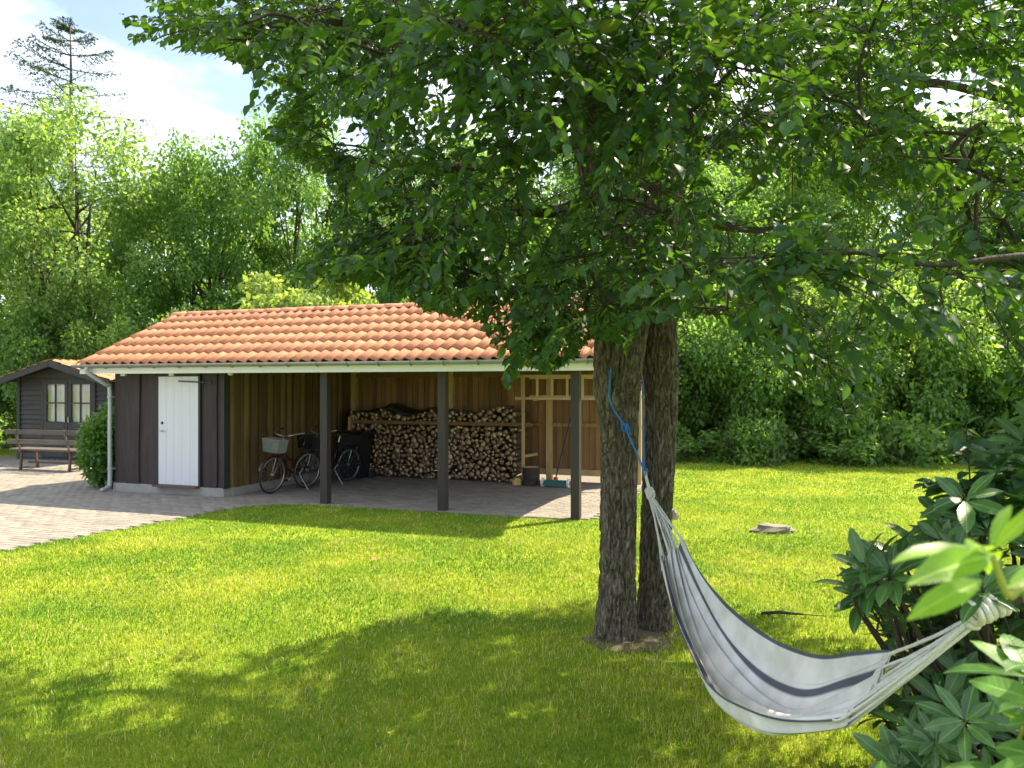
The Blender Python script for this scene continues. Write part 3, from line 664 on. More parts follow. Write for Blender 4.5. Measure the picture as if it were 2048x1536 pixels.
# ================================================================== THINGS IN THE CARPORT
# wheelie bin
bn_ = empty('wheelie_bin', tuple(S(.74, 3.02)), TH + R(4), 'black wheelie bin standing between bicycles and firewood', 'bin')
q = MB(); w0, w1, d0, d1 = .20, .25, .22, .28
q.add([(-w0, -d0, .06), (w0, -d0, .06), (w0, d0, .06), (-w0, d0, .06), (-w1, -d1, .90), (w1, -d1, .90), (w1, d1, .90), (-w1, d1, .90)], [(3, 2, 1, 0), (0, 1, 5, 4), (1, 2, 6, 5), (2, 3, 7, 6), (3, 0, 4, 7)])
q.box((0, -d1, .88), (2 * w1 + .04, .04, .05)); q.box((0, d1, .88), (2 * w1 + .04, .04, .05)); q.box((-w1, 0, .88), (.04, 2 * d1 - .05, .05)); q.box((w1, 0, .88), (.04, 2 * d1 - .05, .05))
q.build('body', M['binp'], bn_)
q = MB(); prof = [(-.32, .905), (-.33, .93), (-.2, .985), (.1, 1.0), (.33, .96), (.34, .905)]
q.add([(-w1 - .03, a_, b_) for a_, b_ in prof] + [(w1 + .03, a_, b_) for a_, b_ in prof], [tuple(range(6)), tuple(reversed(range(6, 12)))] + [(i, 6 + i, 6 + (i + 1) % 6, (i + 1) % 6) for i in range(6)]); q.build('lid', M['binp'], bn_)
q = MB(); q.tube([(-.22, .38, .93), (.22, .38, .93)], .014, 8); q.build('handle', M['binp'], bn_)
for s_ in (-1, 1): q = MB(); q.lathe((s_ * .25 - .02, .22, .10), [(.09, 0), (.1, .01), (.1, .04), (.09, .05)], 16, 'X'); q.build('wheel', M['rubber'], bn_)
q = MB(); q.box((.18, -.262, .66), (.04, .004, .09)); q.build('sticker', M['white'], bn_)
# chopping block, yellow chunk
q = MB(); q.lathe((0, 0, 0), [(.17, 0), (.165, .1), (.165, .30), (.16, .345), (.02, .35)], 18, wob=.03); o = q.build('chopping_block', M['bark2'], None, False, tuple(S(4.42, 3.25, .02)))
o.data.materials.append(M['logend'])
for po in o.data.polygons:
    if po.normal.z > .7: po.material_index = 1
tag(o, 'round upright chopping block of sawn trunk beside the firewood', 'chopping block')
q = MB(); q.box((0, 0, .05), (.13, .12, .10), .4); q.box((.02, .01, .11), (.09, .08, .04), .1); tag(q.build('wood_chunk', M['yellow'], None, False, tuple(S(4.15, 3.2, .02))), 'small yellow wood chunk lying beside the chopping block', 'wood chunk')
# push sweeper
sp = empty('push_sweeper', tuple(S(4.95, 3.1, .02)), TH - R(2), 'teal push sweeper with red joint and long dark handle', 'sweeper')
q = MB(); q.add([(-.22, -.09, .05), (.22, -.09, .05), (.22, .09, .05), (-.22, .09, .05), (-.21, -.05, .13), (.21, -.05, .13), (.21, .06, .13), (-.21, .06, .13)], [(3, 2, 1, 0), (4, 5, 6, 7), (0, 1, 5, 4), (1, 2, 6, 5), (2, 3, 7, 6), (3, 0, 4, 7)]); q.build('housing', M['teal'], sp)
for s_ in (-1, 1):
    q = MB(); q.lathe((s_ * .25 - .025, 0, .085), [(.07, 0), (.085, .01), (.085, .04), (.07, .05)], 14, 'X'); w_ = q.build('wheel', M['white'], sp)
    q = MB(); q.lathe((s_ * .25 + s_ * .03 - .006, 0, .085), [(.045, 0), (.045, .012)], 12, 'X'); q.build('hubcap', M['redp'], w_)
q = MB(); q.box((0, 0, .155), (.07, .07, .06)); q.build('joint', M['redp'], sp)
q = MB(); q.tube([(0, 0, .16), (.06, .30, .75), (.14, .66, 1.42)], .013, 8); h_ = q.build('handle', M['blackp'], sp)
q = MB(); q.tube([(.125, .6, 1.30), (.142, .675, 1.45)], .019, 8); q.build('grip', M['redp'], h_)

# bicycles: x forward
def bicycle(loc, rz, lean, frame_m, label, basket, hb_w=.29):
    b = empty('bicycle', loc, rz, label, 'bicycle'); b.rotation_euler = (lean, 0, rz)
    wr = .335; xf, xr = .54, -.54
    hub_f, hub_r = Vector((xf, 0, wr)), Vector((xr, 0, wr))
    for nm, x in (('front_wheel', xf), ('rear_wheel', xr)):
        q = MB(); q.torus((x, 0, wr), wr - .02, .019, 'Y', 32, 6); w_ = q.build(nm, M['rubber'], b, True)
        q = MB(); q.torus((x, 0, wr), wr - .042, .009, 'Y', 32, 5); q.build('rim', M['steel'], w_, True)
        q = MB()
        for k in range(18):
            a_ = 2 * math.pi * k / 18; q.tube([(x, .02 * (-1) ** k, wr), (x + (wr - .045) * math.cos(a_), 0, wr + (wr - .045) * math.sin(a_))], .0022, 3, False)
        q.build('spokes', M['steel'], w_)
        q = MB(); q.lathe((x, -.035, wr), [(.022, 0), (.022, .07)], 10, 'Y'); q.build('hub', M['steel'], w_)
        q = MB(); pts = []; a0, a1 = (R(20), R(175)) if nm == 'rear_wheel' else (R(15), R(190))
        if nm == 'rear_wheel': a0, a1 = R(30), R(205)
        for k in range(15):
            a_ = a0 + (a1 - a0) * k / 14; pts.append((x + (wr + .02) * math.cos(a_), 0, wr + (wr + .02) * math.sin(a_)))
        for p0, p1 in zip(pts[:-1], pts[1:]): q.bar(p0, p1, .05, .004, (0, 0, 1) if abs(p1[2] - p0[2]) < .05 else (1, 0, 0))
        q.build('mudguard', frame_m, b)
    bb = Vector((-.08, 0, .29)); seat = Vector((-.22, 0, .80)); head_t = Vector((.36, 0, .84)); head_b = Vector((.40, 0, .68))
    q = MB(); q.tube([bb, seat], .016, 8); q.tube(smooth_path([head_b, (.2, 0, .42), bb], 4), .018, 8); q.tube(smooth_path([head_t, (.16, 0, .58), (-.13, 0, .46)], 4), .015, 8); q.tube([head_t, head_b], .02, 8)
    for s_ in (-1, 1):
        q.tube([bb + Vector((0, s_ * .03, 0)), hub_r + Vector((0, s_ * .06, 0))], .009, 6); q.tube([seat - Vector((-.02, -s_ * .02, .08)), hub_r + Vector((0, s_ * .06, 0))], .008, 6)
    q.build('frame', frame_m, b, True)
    q = MB()
    for s_ in (-1, 1): q.tube(smooth_path([(.405, s_ * .045, .67), (.44, s_ * .05, .52), (xf, s_ * .05, wr)], 4), .011, 6)
    q.box((.405, 0, .68), (.04, .11, .03)); q.build('fork', frame_m, b, True)
    q = MB(); q.tube([(.36, 0, .82), (.34, 0, 1.0)], .012, 8)
    q.tube(smooth_path([(.12, -hb_w, 1.08), (.24, -hb_w + .03, 1.07), (.36, -hb_w * .55, 1.03), (.34, 0, 1.0), (.36, hb_w * .55, 1.03), (.24, hb_w - .03, 1.07), (.12, hb_w, 1.08)], 5), .011, 8); hb = q.build('handlebar', M['steel'], b, True)
    for s_ in (-1, 1): q = MB(); q.tube([(.02, s_ * hb_w, 1.08), (.14, s_ * hb_w, 1.08)], .017, 8); q.build('grip', M['blackp'], hb, True)
    q = MB(); q.tube([seat, seat + Vector((-.03, 0, .13))], .012, 8); q.build('seat_post', M['steel'], b)
    q = MB(); vs_ = []
    for x_, w_, z_ in ((-.40, .10, .95), (-.34, .12, .965), (-.24, .09, .955), (-.12, .03, .95), (-.08, .018, .94)):
        for a_ in range(8): an = 2 * math.pi * a_ / 8; vs_.append((x_, w_ * math.cos(an), z_ + .035 * math.sin(an) * (1 if math.sin(an) < 0 else .5)))
    q.add(vs_, [(i * 8 + j, i * 8 + (j + 1) % 8, (i + 1) * 8 + (j + 1) % 8, (i + 1) * 8 + j) for i in range(4) for j in range(8)] + [tuple(range(8)), tuple(range(32, 40))]); q.build('saddle', M['blackp'], b, True)
    q = MB(); q.lathe((bb.x, -.06, bb.z), [(.09, 0), (.09, .006)], 20, 'Y'); cr = q.build('chainring', M['steel'], b)
    q = MB(); q.tube([(bb.x, -.07, bb.z), (bb.x + .1, -.08, bb.z - .13)], .009, 6); q.tube([(bb.x, .06, bb.z), (bb.x - .1, .08, bb.z + .13)], .009, 6); q.build('crank', M['steel'], cr)
    for s_, x_, z_ in ((-1, .1, -.13), (1, -.1, .13)): q = MB(); q.box((bb.x + x_, s_ * .13, bb.z + z_), (.09, .09, .025)); q.build('pedal', M['blackp'], cr)
    q = MB(); q.add([(bb.x + .11, -.075, bb.z + .07), (bb.x + .11, -.075, bb.z - .07), (xr - .02, -.075, wr - .05), (xr - .02, -.075, wr + .05)], [(0, 1, 2, 3)]); q.box(((bb.x + xr) / 2, -.07, .31), (.5, .01, .1)); q.build('chain_guard', frame_m, b)
    q = MB()
    for s_ in (-1, 1): q.tube([(-.24, s_ * .06, .70), (-.80, s_ * .06, .71)], .006, 5); q.tube([(-.72, s_ * .06, .70), (xr, s_ * .06, wr)], .005, 5)
    for k in range(4): q.tube([(-.32 - k * .14, -.06, .71), (-.32 - k * .14, .06, .71)], .005, 5)
    q.build('rack', M['steel'] if basket == 'grey' else M['blackp'], b)
    q = MB()
    if basket:
        bx0, bx1, bw_, z0_, z1_ = .42, .66, .19, .74, .96
        bm = M['basket'] if basket == 'grey' else M['blackp']
        bsk = MB(); bsk.box(((bx0 + bx1) / 2, 0, z0_), (bx1 - bx0 - .04, 2 * bw_ - .06, .008)); bo = bsk.build('basket', bm, b)
        def wall(a_, c_, a2, c2, nm):
            w = MB(); n_ = 13
            for k in range(n_ + 1):
                f = k / n_; w.bar(Vector(a_).lerp(Vector(c_), f), Vector(a2).lerp(Vector(c2), f), .012, .006)
            for k in range(8):
                f = k / 7; w.bar(Vector(a_).lerp(Vector(a2), f), Vector(c_).lerp(Vector(c2), f), .012, .006)
            w.build(nm, bm, bo)
        i_ = .025
        wall((bx1 - i_, -bw_ + i_, z0_), (bx1 - i_, bw_ - i_, z0_), (bx1, -bw_, z1_), (bx1, bw_, z1_), 'front_mesh')
        wall((bx0 + i_, -bw_ + i_, z0_), (bx0 + i_, bw_ - i_, z0_), (bx0, -bw_, z1_), (bx0, bw_, z1_), 'rear_mesh')
        for s_ in (-1, 1): wall((bx0 + i_, s_ * (bw_ - i_), z0_), (bx1 - i_, s_ * (bw_ - i_), z0_), (bx0, s_ * bw_, z1_), (bx1, s_ * bw_, z1_), 'side_mesh')
    q = MB(); q.tube([(-.12, .05, .27), (-.2, .2, .01)], .008, 5); q.build('kickstand', M['steel'], b)
    return b
bicycle(tuple(S(.56, 1.16, .022)), TH + R(-90 - 5), R(-6), M['red'], 'maroon bicycle with grey front basket leaning by the plank wall', 'grey')
bicycle(tuple(S(.76, 2.0, .022)), TH + R(-90 - 12), R(-5), M['blackp'], 'black bicycle with black basket parked beside the wheelie bin', 'black')

# ================================================================== GARDEN CABIN
cab_c = Vector((-12.8, 20.0, 0))
cab = empty('garden_cabin', tuple(cab_c), TH, 'small dark timber cabin with glazed double doors and low orange roof', 'cabin')
CW, CDp, CEz, CRz = 3.1, 3.0, 2.13, 2.50
q = MB(); q.box((CW / 2, CDp / 2 + .05, 1.05), (CW - .06, CDp - .08, 2.0)); inner = None
# walls as separate boards, hollow inside
def cwall(name, a_, b_, skip=None):
    root_ = None; a_ = Vector(a_); b_ = Vector(b_); ln = (b_ - a_).length; ang = math.atan2(b_.y - a_.y, b_.x - a_.x)
    q = MB(); q.box(((a_ + b_) / 2 + Vector((0, 0, .04)))[:], (ln, .08, .08), ang); root_ = q.build(name, M['blackwood'], cab)
    for k in range(17):
        z_ = .14 + k * .122
        segs = [(0, ln)] if not (skip and z_ < 2.05) else [(0, skip[0]), (skip[1], ln)]
        for s0, s1 in segs:
            c = a_.lerp(b_, (s0 + s1) / 2 / ln); q = MB()
            q.add([(-(s1 - s0) / 2, -.036, -.062), ((s1 - s0) / 2, -.036, -.062), ((s1 - s0) / 2, -.004, .058), (-(s1 - s0) / 2, -.004, .058), (-(s1 - s0) / 2, .02, -.062), ((s1 - s0) / 2, .02, -.062), ((s1 - s0) / 2, .02, .058), (-(s1 - s0) / 2, .02, .058)],
                  [(0, 1, 2, 3), (7, 6, 5, 4), (3, 2, 6, 7), (1, 0, 4, 5), (0, 3, 7, 4), (2, 1, 5, 6)])
            q.build('board', M['cabinwood'], root_, loc=(c.x, c.y, z_), rot=(0, 0, ang))
    return root_
cwall('front_wall', (0, 0, 0), (CW, 0, 0), (.80, 2.60)); cwall('left_wall', (0, CDp, 0), (0, 0, 0)); cwall('right_wall', (CW, 0, 0), (CW, CDp, 0)); cwall('rear_wall', (CW, CDp, 0), (0, CDp, 0))
for u_ in (-.01, CW + .01):
    q = MB(); q.box((u_, -.01, 1.08), (.10, .10, 2.14)); q.build('corner_post', M['blackwood'], cab)
q = MB(); q.add([(0, -.01, 2.1), (CW, -.01, 2.1), (CW / 2, -.01, CRz - .04), (0, .03, 2.1), (CW, .03, 2.1), (CW / 2, .03, CRz - .04)], [(0, 1, 2), (5, 4, 3), (0, 3, 4, 1), (1, 4, 5, 2), (2, 5, 3, 0)]); q.build('gable', M['cabinwood'], cab)
q = MB(); q.box((CW / 2, CDp / 2, .07), (CW - .1, CDp - .1, .02)); q.build('floor', M['blackwood'], cab)
q = MB(); OVH = .45; tt = .05
rz0 = CEz - .03
slp = (CRz - rz0) / (CW / 2)
eL = -.38
for s_ in (0, 1):
    ux = [eL, CW / 2] if s_ == 0 else [CW - eL, CW / 2]; zz = [CRz - slp * (CW / 2 - eL), CRz]
    v0_, v1_ = -OVH, CDp + .2
    q = MB(); vs_ = [(ux[0], v0_, zz[0]), (ux[1], v0_, zz[1]), (ux[1], v1_, zz[1]), (ux[0], v1_, zz[0])]; vs_ += [(a_, b_, c_ + .03) for a_, b_, c_ in vs_]
    fs_ = [(0, 3, 2, 1), (4, 5, 6, 7), (0, 1, 5, 4), (1, 2, 6, 5), (2, 3, 7, 6), (3, 0, 4, 7)]
    rf = q.add(vs_, fs_ if s_ == 0 else [tuple(reversed(f)) for f in fs_]).build('roof', M['blackwood'], cab)
    ln = math.hypot(ux[1] - ux[0], zz[1] - zz[0]); an = math.atan2(zz[1] - zz[0], abs(ux[1] - ux[0]))
    for i in range(5):
        for j in range(16):
            f = (i + .5) / 5; uu_ = ux[0] + (ux[1] - ux[0]) * f; z_ = zz[0] + (zz[1] - zz[0]) * f + .055
            q2 = MB(); hw = ln / 5 / 2 + .02; dv = (v1_ - v0_) / 16 / 2
            nn = 5; pr = [(-dv + 2 * dv * k / nn, .018 * math.sin(2 * math.pi * k / nn)) for k in range(nn + 1)]
            if i == 0 and j == 0 and s_ == 0:
                base = [(-hw, a_, b_ + .02) for a_, b_ in pr] + [(hw, a_, b_ - .002) for a_, b_ in pr] + [(-hw, a_, b_) for a_, b_ in pr]
                q2.add(base, [(k, nn + 1 + k, nn + 2 + k, k + 1) for k in range(nn)] + [(2 * nn + 2 + k, k, k + 1, 2 * nn + 3 + k) for k in range(nn)]); ctm = q2.mesh('roof_tile', M['tile'], True)
            link('roof_tile', ctm, rf, (uu_, v0_ + (j + .5) * 2 * dv, z_), (0, -an, 0) if s_ == 0 else (0, -an, math.pi))
    q = MB(); q.bar((ux[0], v0_ - .012, zz[0] - .04), (ux[1], v0_ - .012, zz[1] - .04), .025, .15, (0, 0, 1)); q.build('bargeboard', M['blackwood'], cab)
# doors
q = MB()
for u_ in (.83, 2.57): q.box((u_, -.02, 1.07), (.07, .07, 2.0))
q.box((1.7, -.02, 2.03), (1.67, .07, .07)); q.build('door_frame', M['blackwood'], cab)
for k, u_ in enumerate((1.28, 2.12)):
    q = MB(); w_ = .82
    for s_ in (-1, 1): q.box((u_ + s_ * (w_ / 2 - .05), -.03, 1.04), (.10, .045, 1.90))
    q.box((u_, -.03, 1.97), (w_ - .2, .045, .05)); q.box((u_, -.03, .545), (w_ - .2, .04, .90))
    d_ = q.build('door', M['cabinwood'], cab)
    q = MB(); q.box((u_, -.045, 1.47), (.035, .03, .95)); q.box((u_, -.045, 1.47), (w_ - .2, .028, .035)); q.build('glazing_bar', M['blackwood'], d_)
    for a_ in (-1, 1):
        for b_ in (-1, 1): q = MB(); q.box((u_ + a_ * .1625, -.03, 1.47 + b_ * .24), (.29, .006, .445)); q.build('pane', M['glass'], d_)
    q = MB(); q.box((u_ + (.36 if k == 0 else -.36), -.075, 1.05), (.02, .05, .13)); q.build('handle', M['steel'], d_)
    for b_ in range(5): q = MB(); q.box((u_, -.053, .18 + b_ * .18), (w_ - .22, .006, .172)); q.build('panel_board', M['cabinwood'], d_)
q = MB(); nn = 60; vs_ = []
for k in range(nn + 1):
    u_ = .9 + 1.6 * k / nn; y_ = .07 + .02 * math.sin(k * 1.3) + .015 * math.sin(k * .53)
    vs_ += [(u_, y_, .35 + .1 * (k % 30 > 15)), (u_, y_, 2.05)]
q.add(vs_, [(2 * k, 2 * k + 2, 2 * k + 3, 2 * k + 1) for k in range(nn)]); q.build('curtain', M['curtain'], cab, True)

# ================================================================== BENCH
bench = empty('garden_bench', (-10.32, 17.1, .02), TH + R(2), 'weathered slatted bench standing before the dark cabin, backrest outward', 'bench')
BL = 2.05
for z_, y_, h_, th in ((.86, -.20, .10, .035), (.64, -.14, .10, .035)):
    q = MB(); q.box((0, y_, z_), (BL, th, h_)); q.build('back_slat', M['benchw'], bench)
for k in range(4): q = MB(); q.box((0, -.06 + k * .115, .46), (BL, .10, .035)); q.build('seat_slat', M['benchw'], bench)
for s_ in (-1, 1):
    x_ = s_ * .70
    q = MB(); q.bar((x_, -.09, .42), (x_, -.245, .92), .045, .02, (0, 1, 0)); q.build('back_support', M['benchw'], bench)
    q = MB(); q.bar((x_, -.10, .0), (x_, -.06, .44), .045, .045); q.bar((x_, .34, .0), (x_, .28, .44), .045, .045); q.bar((x_, -.12, .42), (x_, .32, .42), .04, .04); q.bar((x_, -.10, .05), (x_, .34, .05), .03, .03); q.build('leg_frame', M['benchleg'], bench)
q = MB(); q.bar((-.7, .1, .16), (.7, .1, .16), .035, .035); q.build('stretcher', M['benchleg'], bench)

# ================================================================== STONES, TWIG, LEAF
def stone(name, loc, size, seed, rz, label):
    vs = []; n, k = 14, 8
    for i in range(k + 1):
        ph = math.pi * i / k
        for j in range(n):
            a_ = 2 * math.pi * j / n; d_ = Vector((math.sin(ph) * math.cos(a_), math.sin(ph) * math.sin(a_), math.cos(ph)))
            d_ = Vector([math.copysign(abs(c) ** .75, c) for c in d_]); f = 1 + .38 * mnoise.noise(d_ * 1.5 + Vector((seed, 0, 0))) + .12 * mnoise.noise(d_ * 4 + Vector((seed, 3, 0)))
            vs.append((d_.x * size[0] * f * (1 - .18 * d_.x), d_.y * size[1] * f, max(d_.z * size[2] * f * (1 - .25 * d_.x), -.06)))
    q = MB(); q.add(vs, [(i * n + j, i * n + (j + 1) % n, (i + 1) * n + (j + 1) % n, (i + 1) * n + j)[::-1] for i in range(k) for j in range(n)])
    o = q.build(name, M['stone'], None, False, loc, (0, 0, rz)); tag(o, label, 'stone'); return o
stone('field_stone', (3.44, 10.0, .03), (.25, .16, .075), 2, .1, 'flat pale stone lying alone on the sunny lawn')
stone('field_stone', (2.28, 10.95, .05), (.085, .08, .10), 7, .6, 'small rounded stone on the lawn behind the double trunk')
q = MB(); q.tube([(2.05, 6.32, .03), (2.2, 6.30, .045), (2.38, 6.27, .035)], [.012, .014, .008], 6); q.tube([(2.38, 6.27, .035), (2.55, 6.24, .03)], .004, 5)
tag(q.build('fallen_twig', M['bark2']), 'short dark twig lying on the shaded grass by the hammock', 'twig')
q = MB(); V_, T_ = TPL['ovate']; q.add([tuple(v * .12) for v in V_], [tuple(t_) for t_ in T_]); o = q.build('fallen_leaf', M['deadleaf'], None, True, (-1.505, 8.2, .045), (.3, .1, 1.0)); tag(o, 'single brown fallen leaf on the sunny lawn', 'leaf')

# ================================================================== DOUBLE-TRUNKED TREE
TB = Vector((.90, 5.85, 0))
tree = empty('elm_tree', tuple(TB), 0, 'broad leafy tree with two rough trunks growing on the lawn', 'tree')
def bark_tube(pts, rad, nseg, nring, amp, seed, flare=0):
    pts = smooth_path(pts, 12); n = len(pts)
    cum = [0]
    for a_, b_ in zip(pts[:-1], pts[1:]): cum.append(cum[-1] + (b_ - a_).length)
    tot = cum[-1]; rk_ = np.linspace(0, 1, len(rad)); V = []; F = []
    x_prev = None
    for i in range(nring + 1):
        s_ = tot * i / nring; k = min(max(np.searchsorted(cum, s_) - 1, 0), n - 2); f = (s_ - cum[k]) / max(cum[k + 1] - cum[k], 1e-9)
        p_ = pts[k].lerp(pts[k + 1], f); d_ = (pts[k + 1] - pts[k]).normalized(); r_ = float(np.interp(i / nring, rk_, rad))
        if x_prev is None: x_ = d_.cross(Vector((0, 1, 0))).normalized()
        else: x_ = (x_prev - d_ * x_prev.dot(d_)).normalized()
        x_prev = x_; y_ = d_.cross(x_)
        for j in range(nseg):
            a_ = 2 * math.pi * j / nseg; dr = x_ * math.cos(a_) + y_ * math.sin(a_)
            fl = 1 + flare * math.exp(-s_ / .12) * (1 + .5 * math.sin(a_ * 3 + seed)) 
            lump = 1 + .07 * mnoise.noise(dr * 1.6 + Vector((seed, 0, s_ * 1.1)))
            w = dr * r_
            q_ = Vector((w.x * 24 + seed, w.y * 24, s_ * 5.5)); wx = mnoise.noise(q_ * .6) * .8
            q_ += Vector((wx, wx, wx))
            n_ = mnoise.noise(q_); rd = max(0, 1 - abs(n_) * 5.0)          # fissures where the noise crosses zero
            n2_ = mnoise.noise(q_ * 2.3 + Vector((5, 5, 5)))
            rd2 = max(0, 1 - abs(mnoise.noise(q_ * 1.7 + Vector((3, 8, 1)))) * 6.0)
            h_ = -rd * amp - rd2 * amp * .6 + n2_ * amp * .35
            V.append(p_ + dr * (r_ * fl * lump + h_))
    for i in range(nring):
        for j in range(nseg): F.append((i * nseg + j, i * nseg + (j + 1) % nseg, (i + 1) * nseg + (j + 1) % nseg, (i + 1) * nseg + j))
    return np.array([v[:] for v in V]), np.array(F)
tb = np.array(TB)
def trunk(name, pts, rad, nseg, nring, amp, seed, flare=0):
    V, F = bark_tube(pts, rad, nseg, nring, amp, seed, flare)
    return link(name, np_mesh(name, V - tb, F, [M['bark']], True), tree)
g_ = lambda px_, Y_: Vector(((px_ - 1024) / FP * Y_, Y_, -.05))
tl_ = [g_(1230, 5.78), P(1235, 1150, 5.77), P(1238, 960, 5.76), P(1240, 800, 5.76), P(1250, 680, 5.78), P(1268, 560, 5.80), P(1285, 430, 5.82), P(1320, 330, 5.84)]
trunk('trunk', tl_, [.158, .138, .137, .145, .16, .175, .17, .14], 130, 330, .022, 1, .16)
tr_ = [g_(1309, 6.0), P(1309, 1150, 5.98), P(1317, 960, 5.96), P(1322, 800, 5.95), P(1318, 680, 5.92), P(1315, 560, 5.9), P(1322, 430, 5.88), P(1370, 290, 5.9)]
trunk('trunk', tr_, [.14, .122, .122, .128, .14, .145, .14, .12], 120, 310, .022, 9, .14)
ts_ = [P(1225, 900, 5.74), P(1212, 800, 5.70), P(1208, 720, 5.72), P(1218, 600, 5.74), P(1222, 480, 5.72), P(1195, 400, 5.64), P(1168, 300, 5.55), P(1145, 180, 5.4), P(1085, 40, 5.2), P(990, -150, 5.1), P(900, -330, 5.0)]
trunk('side_stem', ts_, [.05, .085, .08, .08, .085, .08, .075, .065, .05, .035, .02], 60, 240, .015, 21)
# limbs: polyline, radii
LIMBS = [
 ([P(1370, 290, 5.9), P(1400, 180, 5.95), P(1425, 30, 6.0), P(1440, -200, 6.2), P(1450, -450, 6.3), (2.3, 6.4, 8.6)], [.12, .11, .09, .075, .055, .02]),
 ([P(1320, 330, 5.84), P(1270, 230, 5.7), P(1190, 262, 5.45), P(1090, 303, 5.0), P(920, 328, 4.6), P(780, 345, 4.35)], [.06, .06, .052, .046, .034, .006]),
 ([P(1195, 400, 5.64), P(1060, 425, 5.5), P(900, 455, 5.35), P(760, 520, 5.2), P(600, 560, 5.1)], [.05, .045, .032, .018, .006]),
 ([P(1345, 330, 5.88), P(1500, 260, 6.2), P(1690, 152, 6.6), P(1850, 168, 6.8), P(2010, 198, 7.0), P(2200, 240, 7.2)], [.085, .07, .05, .042, .034, .02]),
 ([P(1320, 440, 5.9), P(1420, 440, 6.1), P(1530, 460, 6.4), P(1580, 440, 6.5)], [.06, .045, .02, .006]),
 ([P(1330, 500, 5.82), P(1450, 560, 5.4), P(1560, 640, 5.2), P(1650, 720, 5.1), P(1705, 850, 5.0)], [.035, .026, .02, .013, .004]),
 ([P(1310, 340, 5.7), P(1230, 140, 5.1), P(1050, 70, 4.6), P(800, 40, 4.4), P(560, 40, 4.5), P(360, 55, 4.65)], [.07, .06, .05, .034, .018, .004]),
 ([P(1425, 30, 6.0), P(1600, -180, 5.2), P(1950, -160, 4.3), P(2230, 120, 3.6), P(2200, 440, 3.0), P(1950, 525, 2.7), P(1720, 522, 2.65), P(1430, 520, 2.7)], [.06, .05, .035, .024, .014, .010, .008, .003]),
 ([P(1240, 440, 5.72), P(1236, 330, 5.6), P(1225, 200, 5.2), P(1300, 60, 4.6), P(1150, -150, 3.9)], [.03, .028, .026, .022, .01]),
 ([P(1350, 320, 5.9), (1.5, 7.2, 4.1), (1.9, 7.8, 4.6), (2.0, 8.0, 5.0)], [.09, .07, .05, .02]),
 ([P(1300, 320, 5.9), (.55, 6.6, 4.4), (.45, 6.8, 5.0), (.4, 6.8, 5.8)], [.08, .06, .04, .02]),
 ([P(1370, 300, 5.9), (2.8, 7.0, 4.3), (4.0, 8.0, 4.7), (4.9, 8.9, 4.9)], [.08, .06, .04, .02]),
 ([P(1400, 200, 5.9), (1.6, 4.6, 5.2), (1.4, 3.2, 5.8), (1.2, 2.0, 6.0)], [.07, .06, .04, .02]),
 ([P(1300, 350, 5.8), (-.2, 5.4, 4.7), (-.8, 5.3, 5.3), (-1.2, 5.2, 5.8)], [.07, .06, .04, .02]),
]
limb_pts = []
for pts, rad in LIMBS:
    sp_ = smooth_path(pts, 7); rr = np.interp(np.linspace(0, 1, len(sp_)), np.linspace(0, 1, len(rad)), rad)
    sp2 = [p_ + Vector((mnoise.noise(p_ * 2.1), mnoise.noise(p_ * 2.1 + Vector((9, 0, 0))), mnoise.noise(p_ * 2.1 + Vector((0, 9, 0))))) * .05 * min(1, i / 4) for i, p_ in enumerate(sp_)]
    q = MB(); q.tube([p_ - TB for p_ in sp2], [r_ * (1 + .15 * mnoise.noise(p_ * 9)) for r_, p_ in zip(rr, sp2)], 8); q.build('limb', M['limb'], tree, True)
    limb_pts += [(p_, r_) for p_, r_ in zip(sp2, rr)][3:]
LP = np.array([p_[:] for p_, _ in limb_pts])

# crown: leafy sprays through the crown's volume
CANOPY = [(300, -420), (300, -60), (240, 20), (240, 75), (330, 100), (440, 112), (505, 150), (478, 215), (560, 310), (650, 350), (690, 425), (640, 475), (560, 560), (700, 568), (800, 590), (860, 625), (960, 642), (990, 700), (1010, 790),
          (1045, 735), (1110, 745), (1180, 690), (1230, 680), (1250, 715), (1290, 640), (1350, 640), (1440, 640), (1520, 690), (1580, 770), (1690, 880), (1740, 830), (1775, 715), (1860, 670), (1955, 690), (1985, 780), (2060, 860), (2120, 860), (2320, 860), (2320, -420)]
HOLES = [(700, 275, 55), (875, 185, 42), (640, 285, 40), (1870, 200, 60), (1480, 400, 40), (1720, 470, 65), (1600, 600, 60), (1930, 590, 70), (1120, 370, 40), (1560, 400, 60), (1700, 600, 60), (1430, 340, 35), (1820, 420, 55), (1640, 400, 55), (1800, 590, 55), (1500, 500, 45), (1960, 420, 50), (1960, 230, 40), (1790, 60, 25), (1640, 320, 30), (1420, 560, 30)]
cc = np.array([.95, 5.9, 5.0]); rr_ = np.array([4.3, 4.1, 3.3])
cand = rng.uniform(-1, 1, (60000, 3)); q2 = (cand ** 2).sum(1)
shellw = np.where(q2 < 1, np.clip(q2, .12, 1) ** .8, 0)
cand = cand[rng.random(len(cand)) < shellw]
pos = cc + cand * rr_
pos = pos[pos[:, 2] > 2.15]
low = cc[2] - pos[:, 2]
px, py = proj(pos); infr = (pos[:, 1] > .2) & (px > -500) & (px < 2150) & (py > -260) & (py < 1560)
ok = ~infr | inside(px, py + 26, CANOPY)
dcam = np.linalg.norm(pos - np.array([0, 0, H]), axis=1)
ok &= (dcam > 2.9) & ((pos[:, 1] > 2.2) | (pos[:, 2] > 4.2))
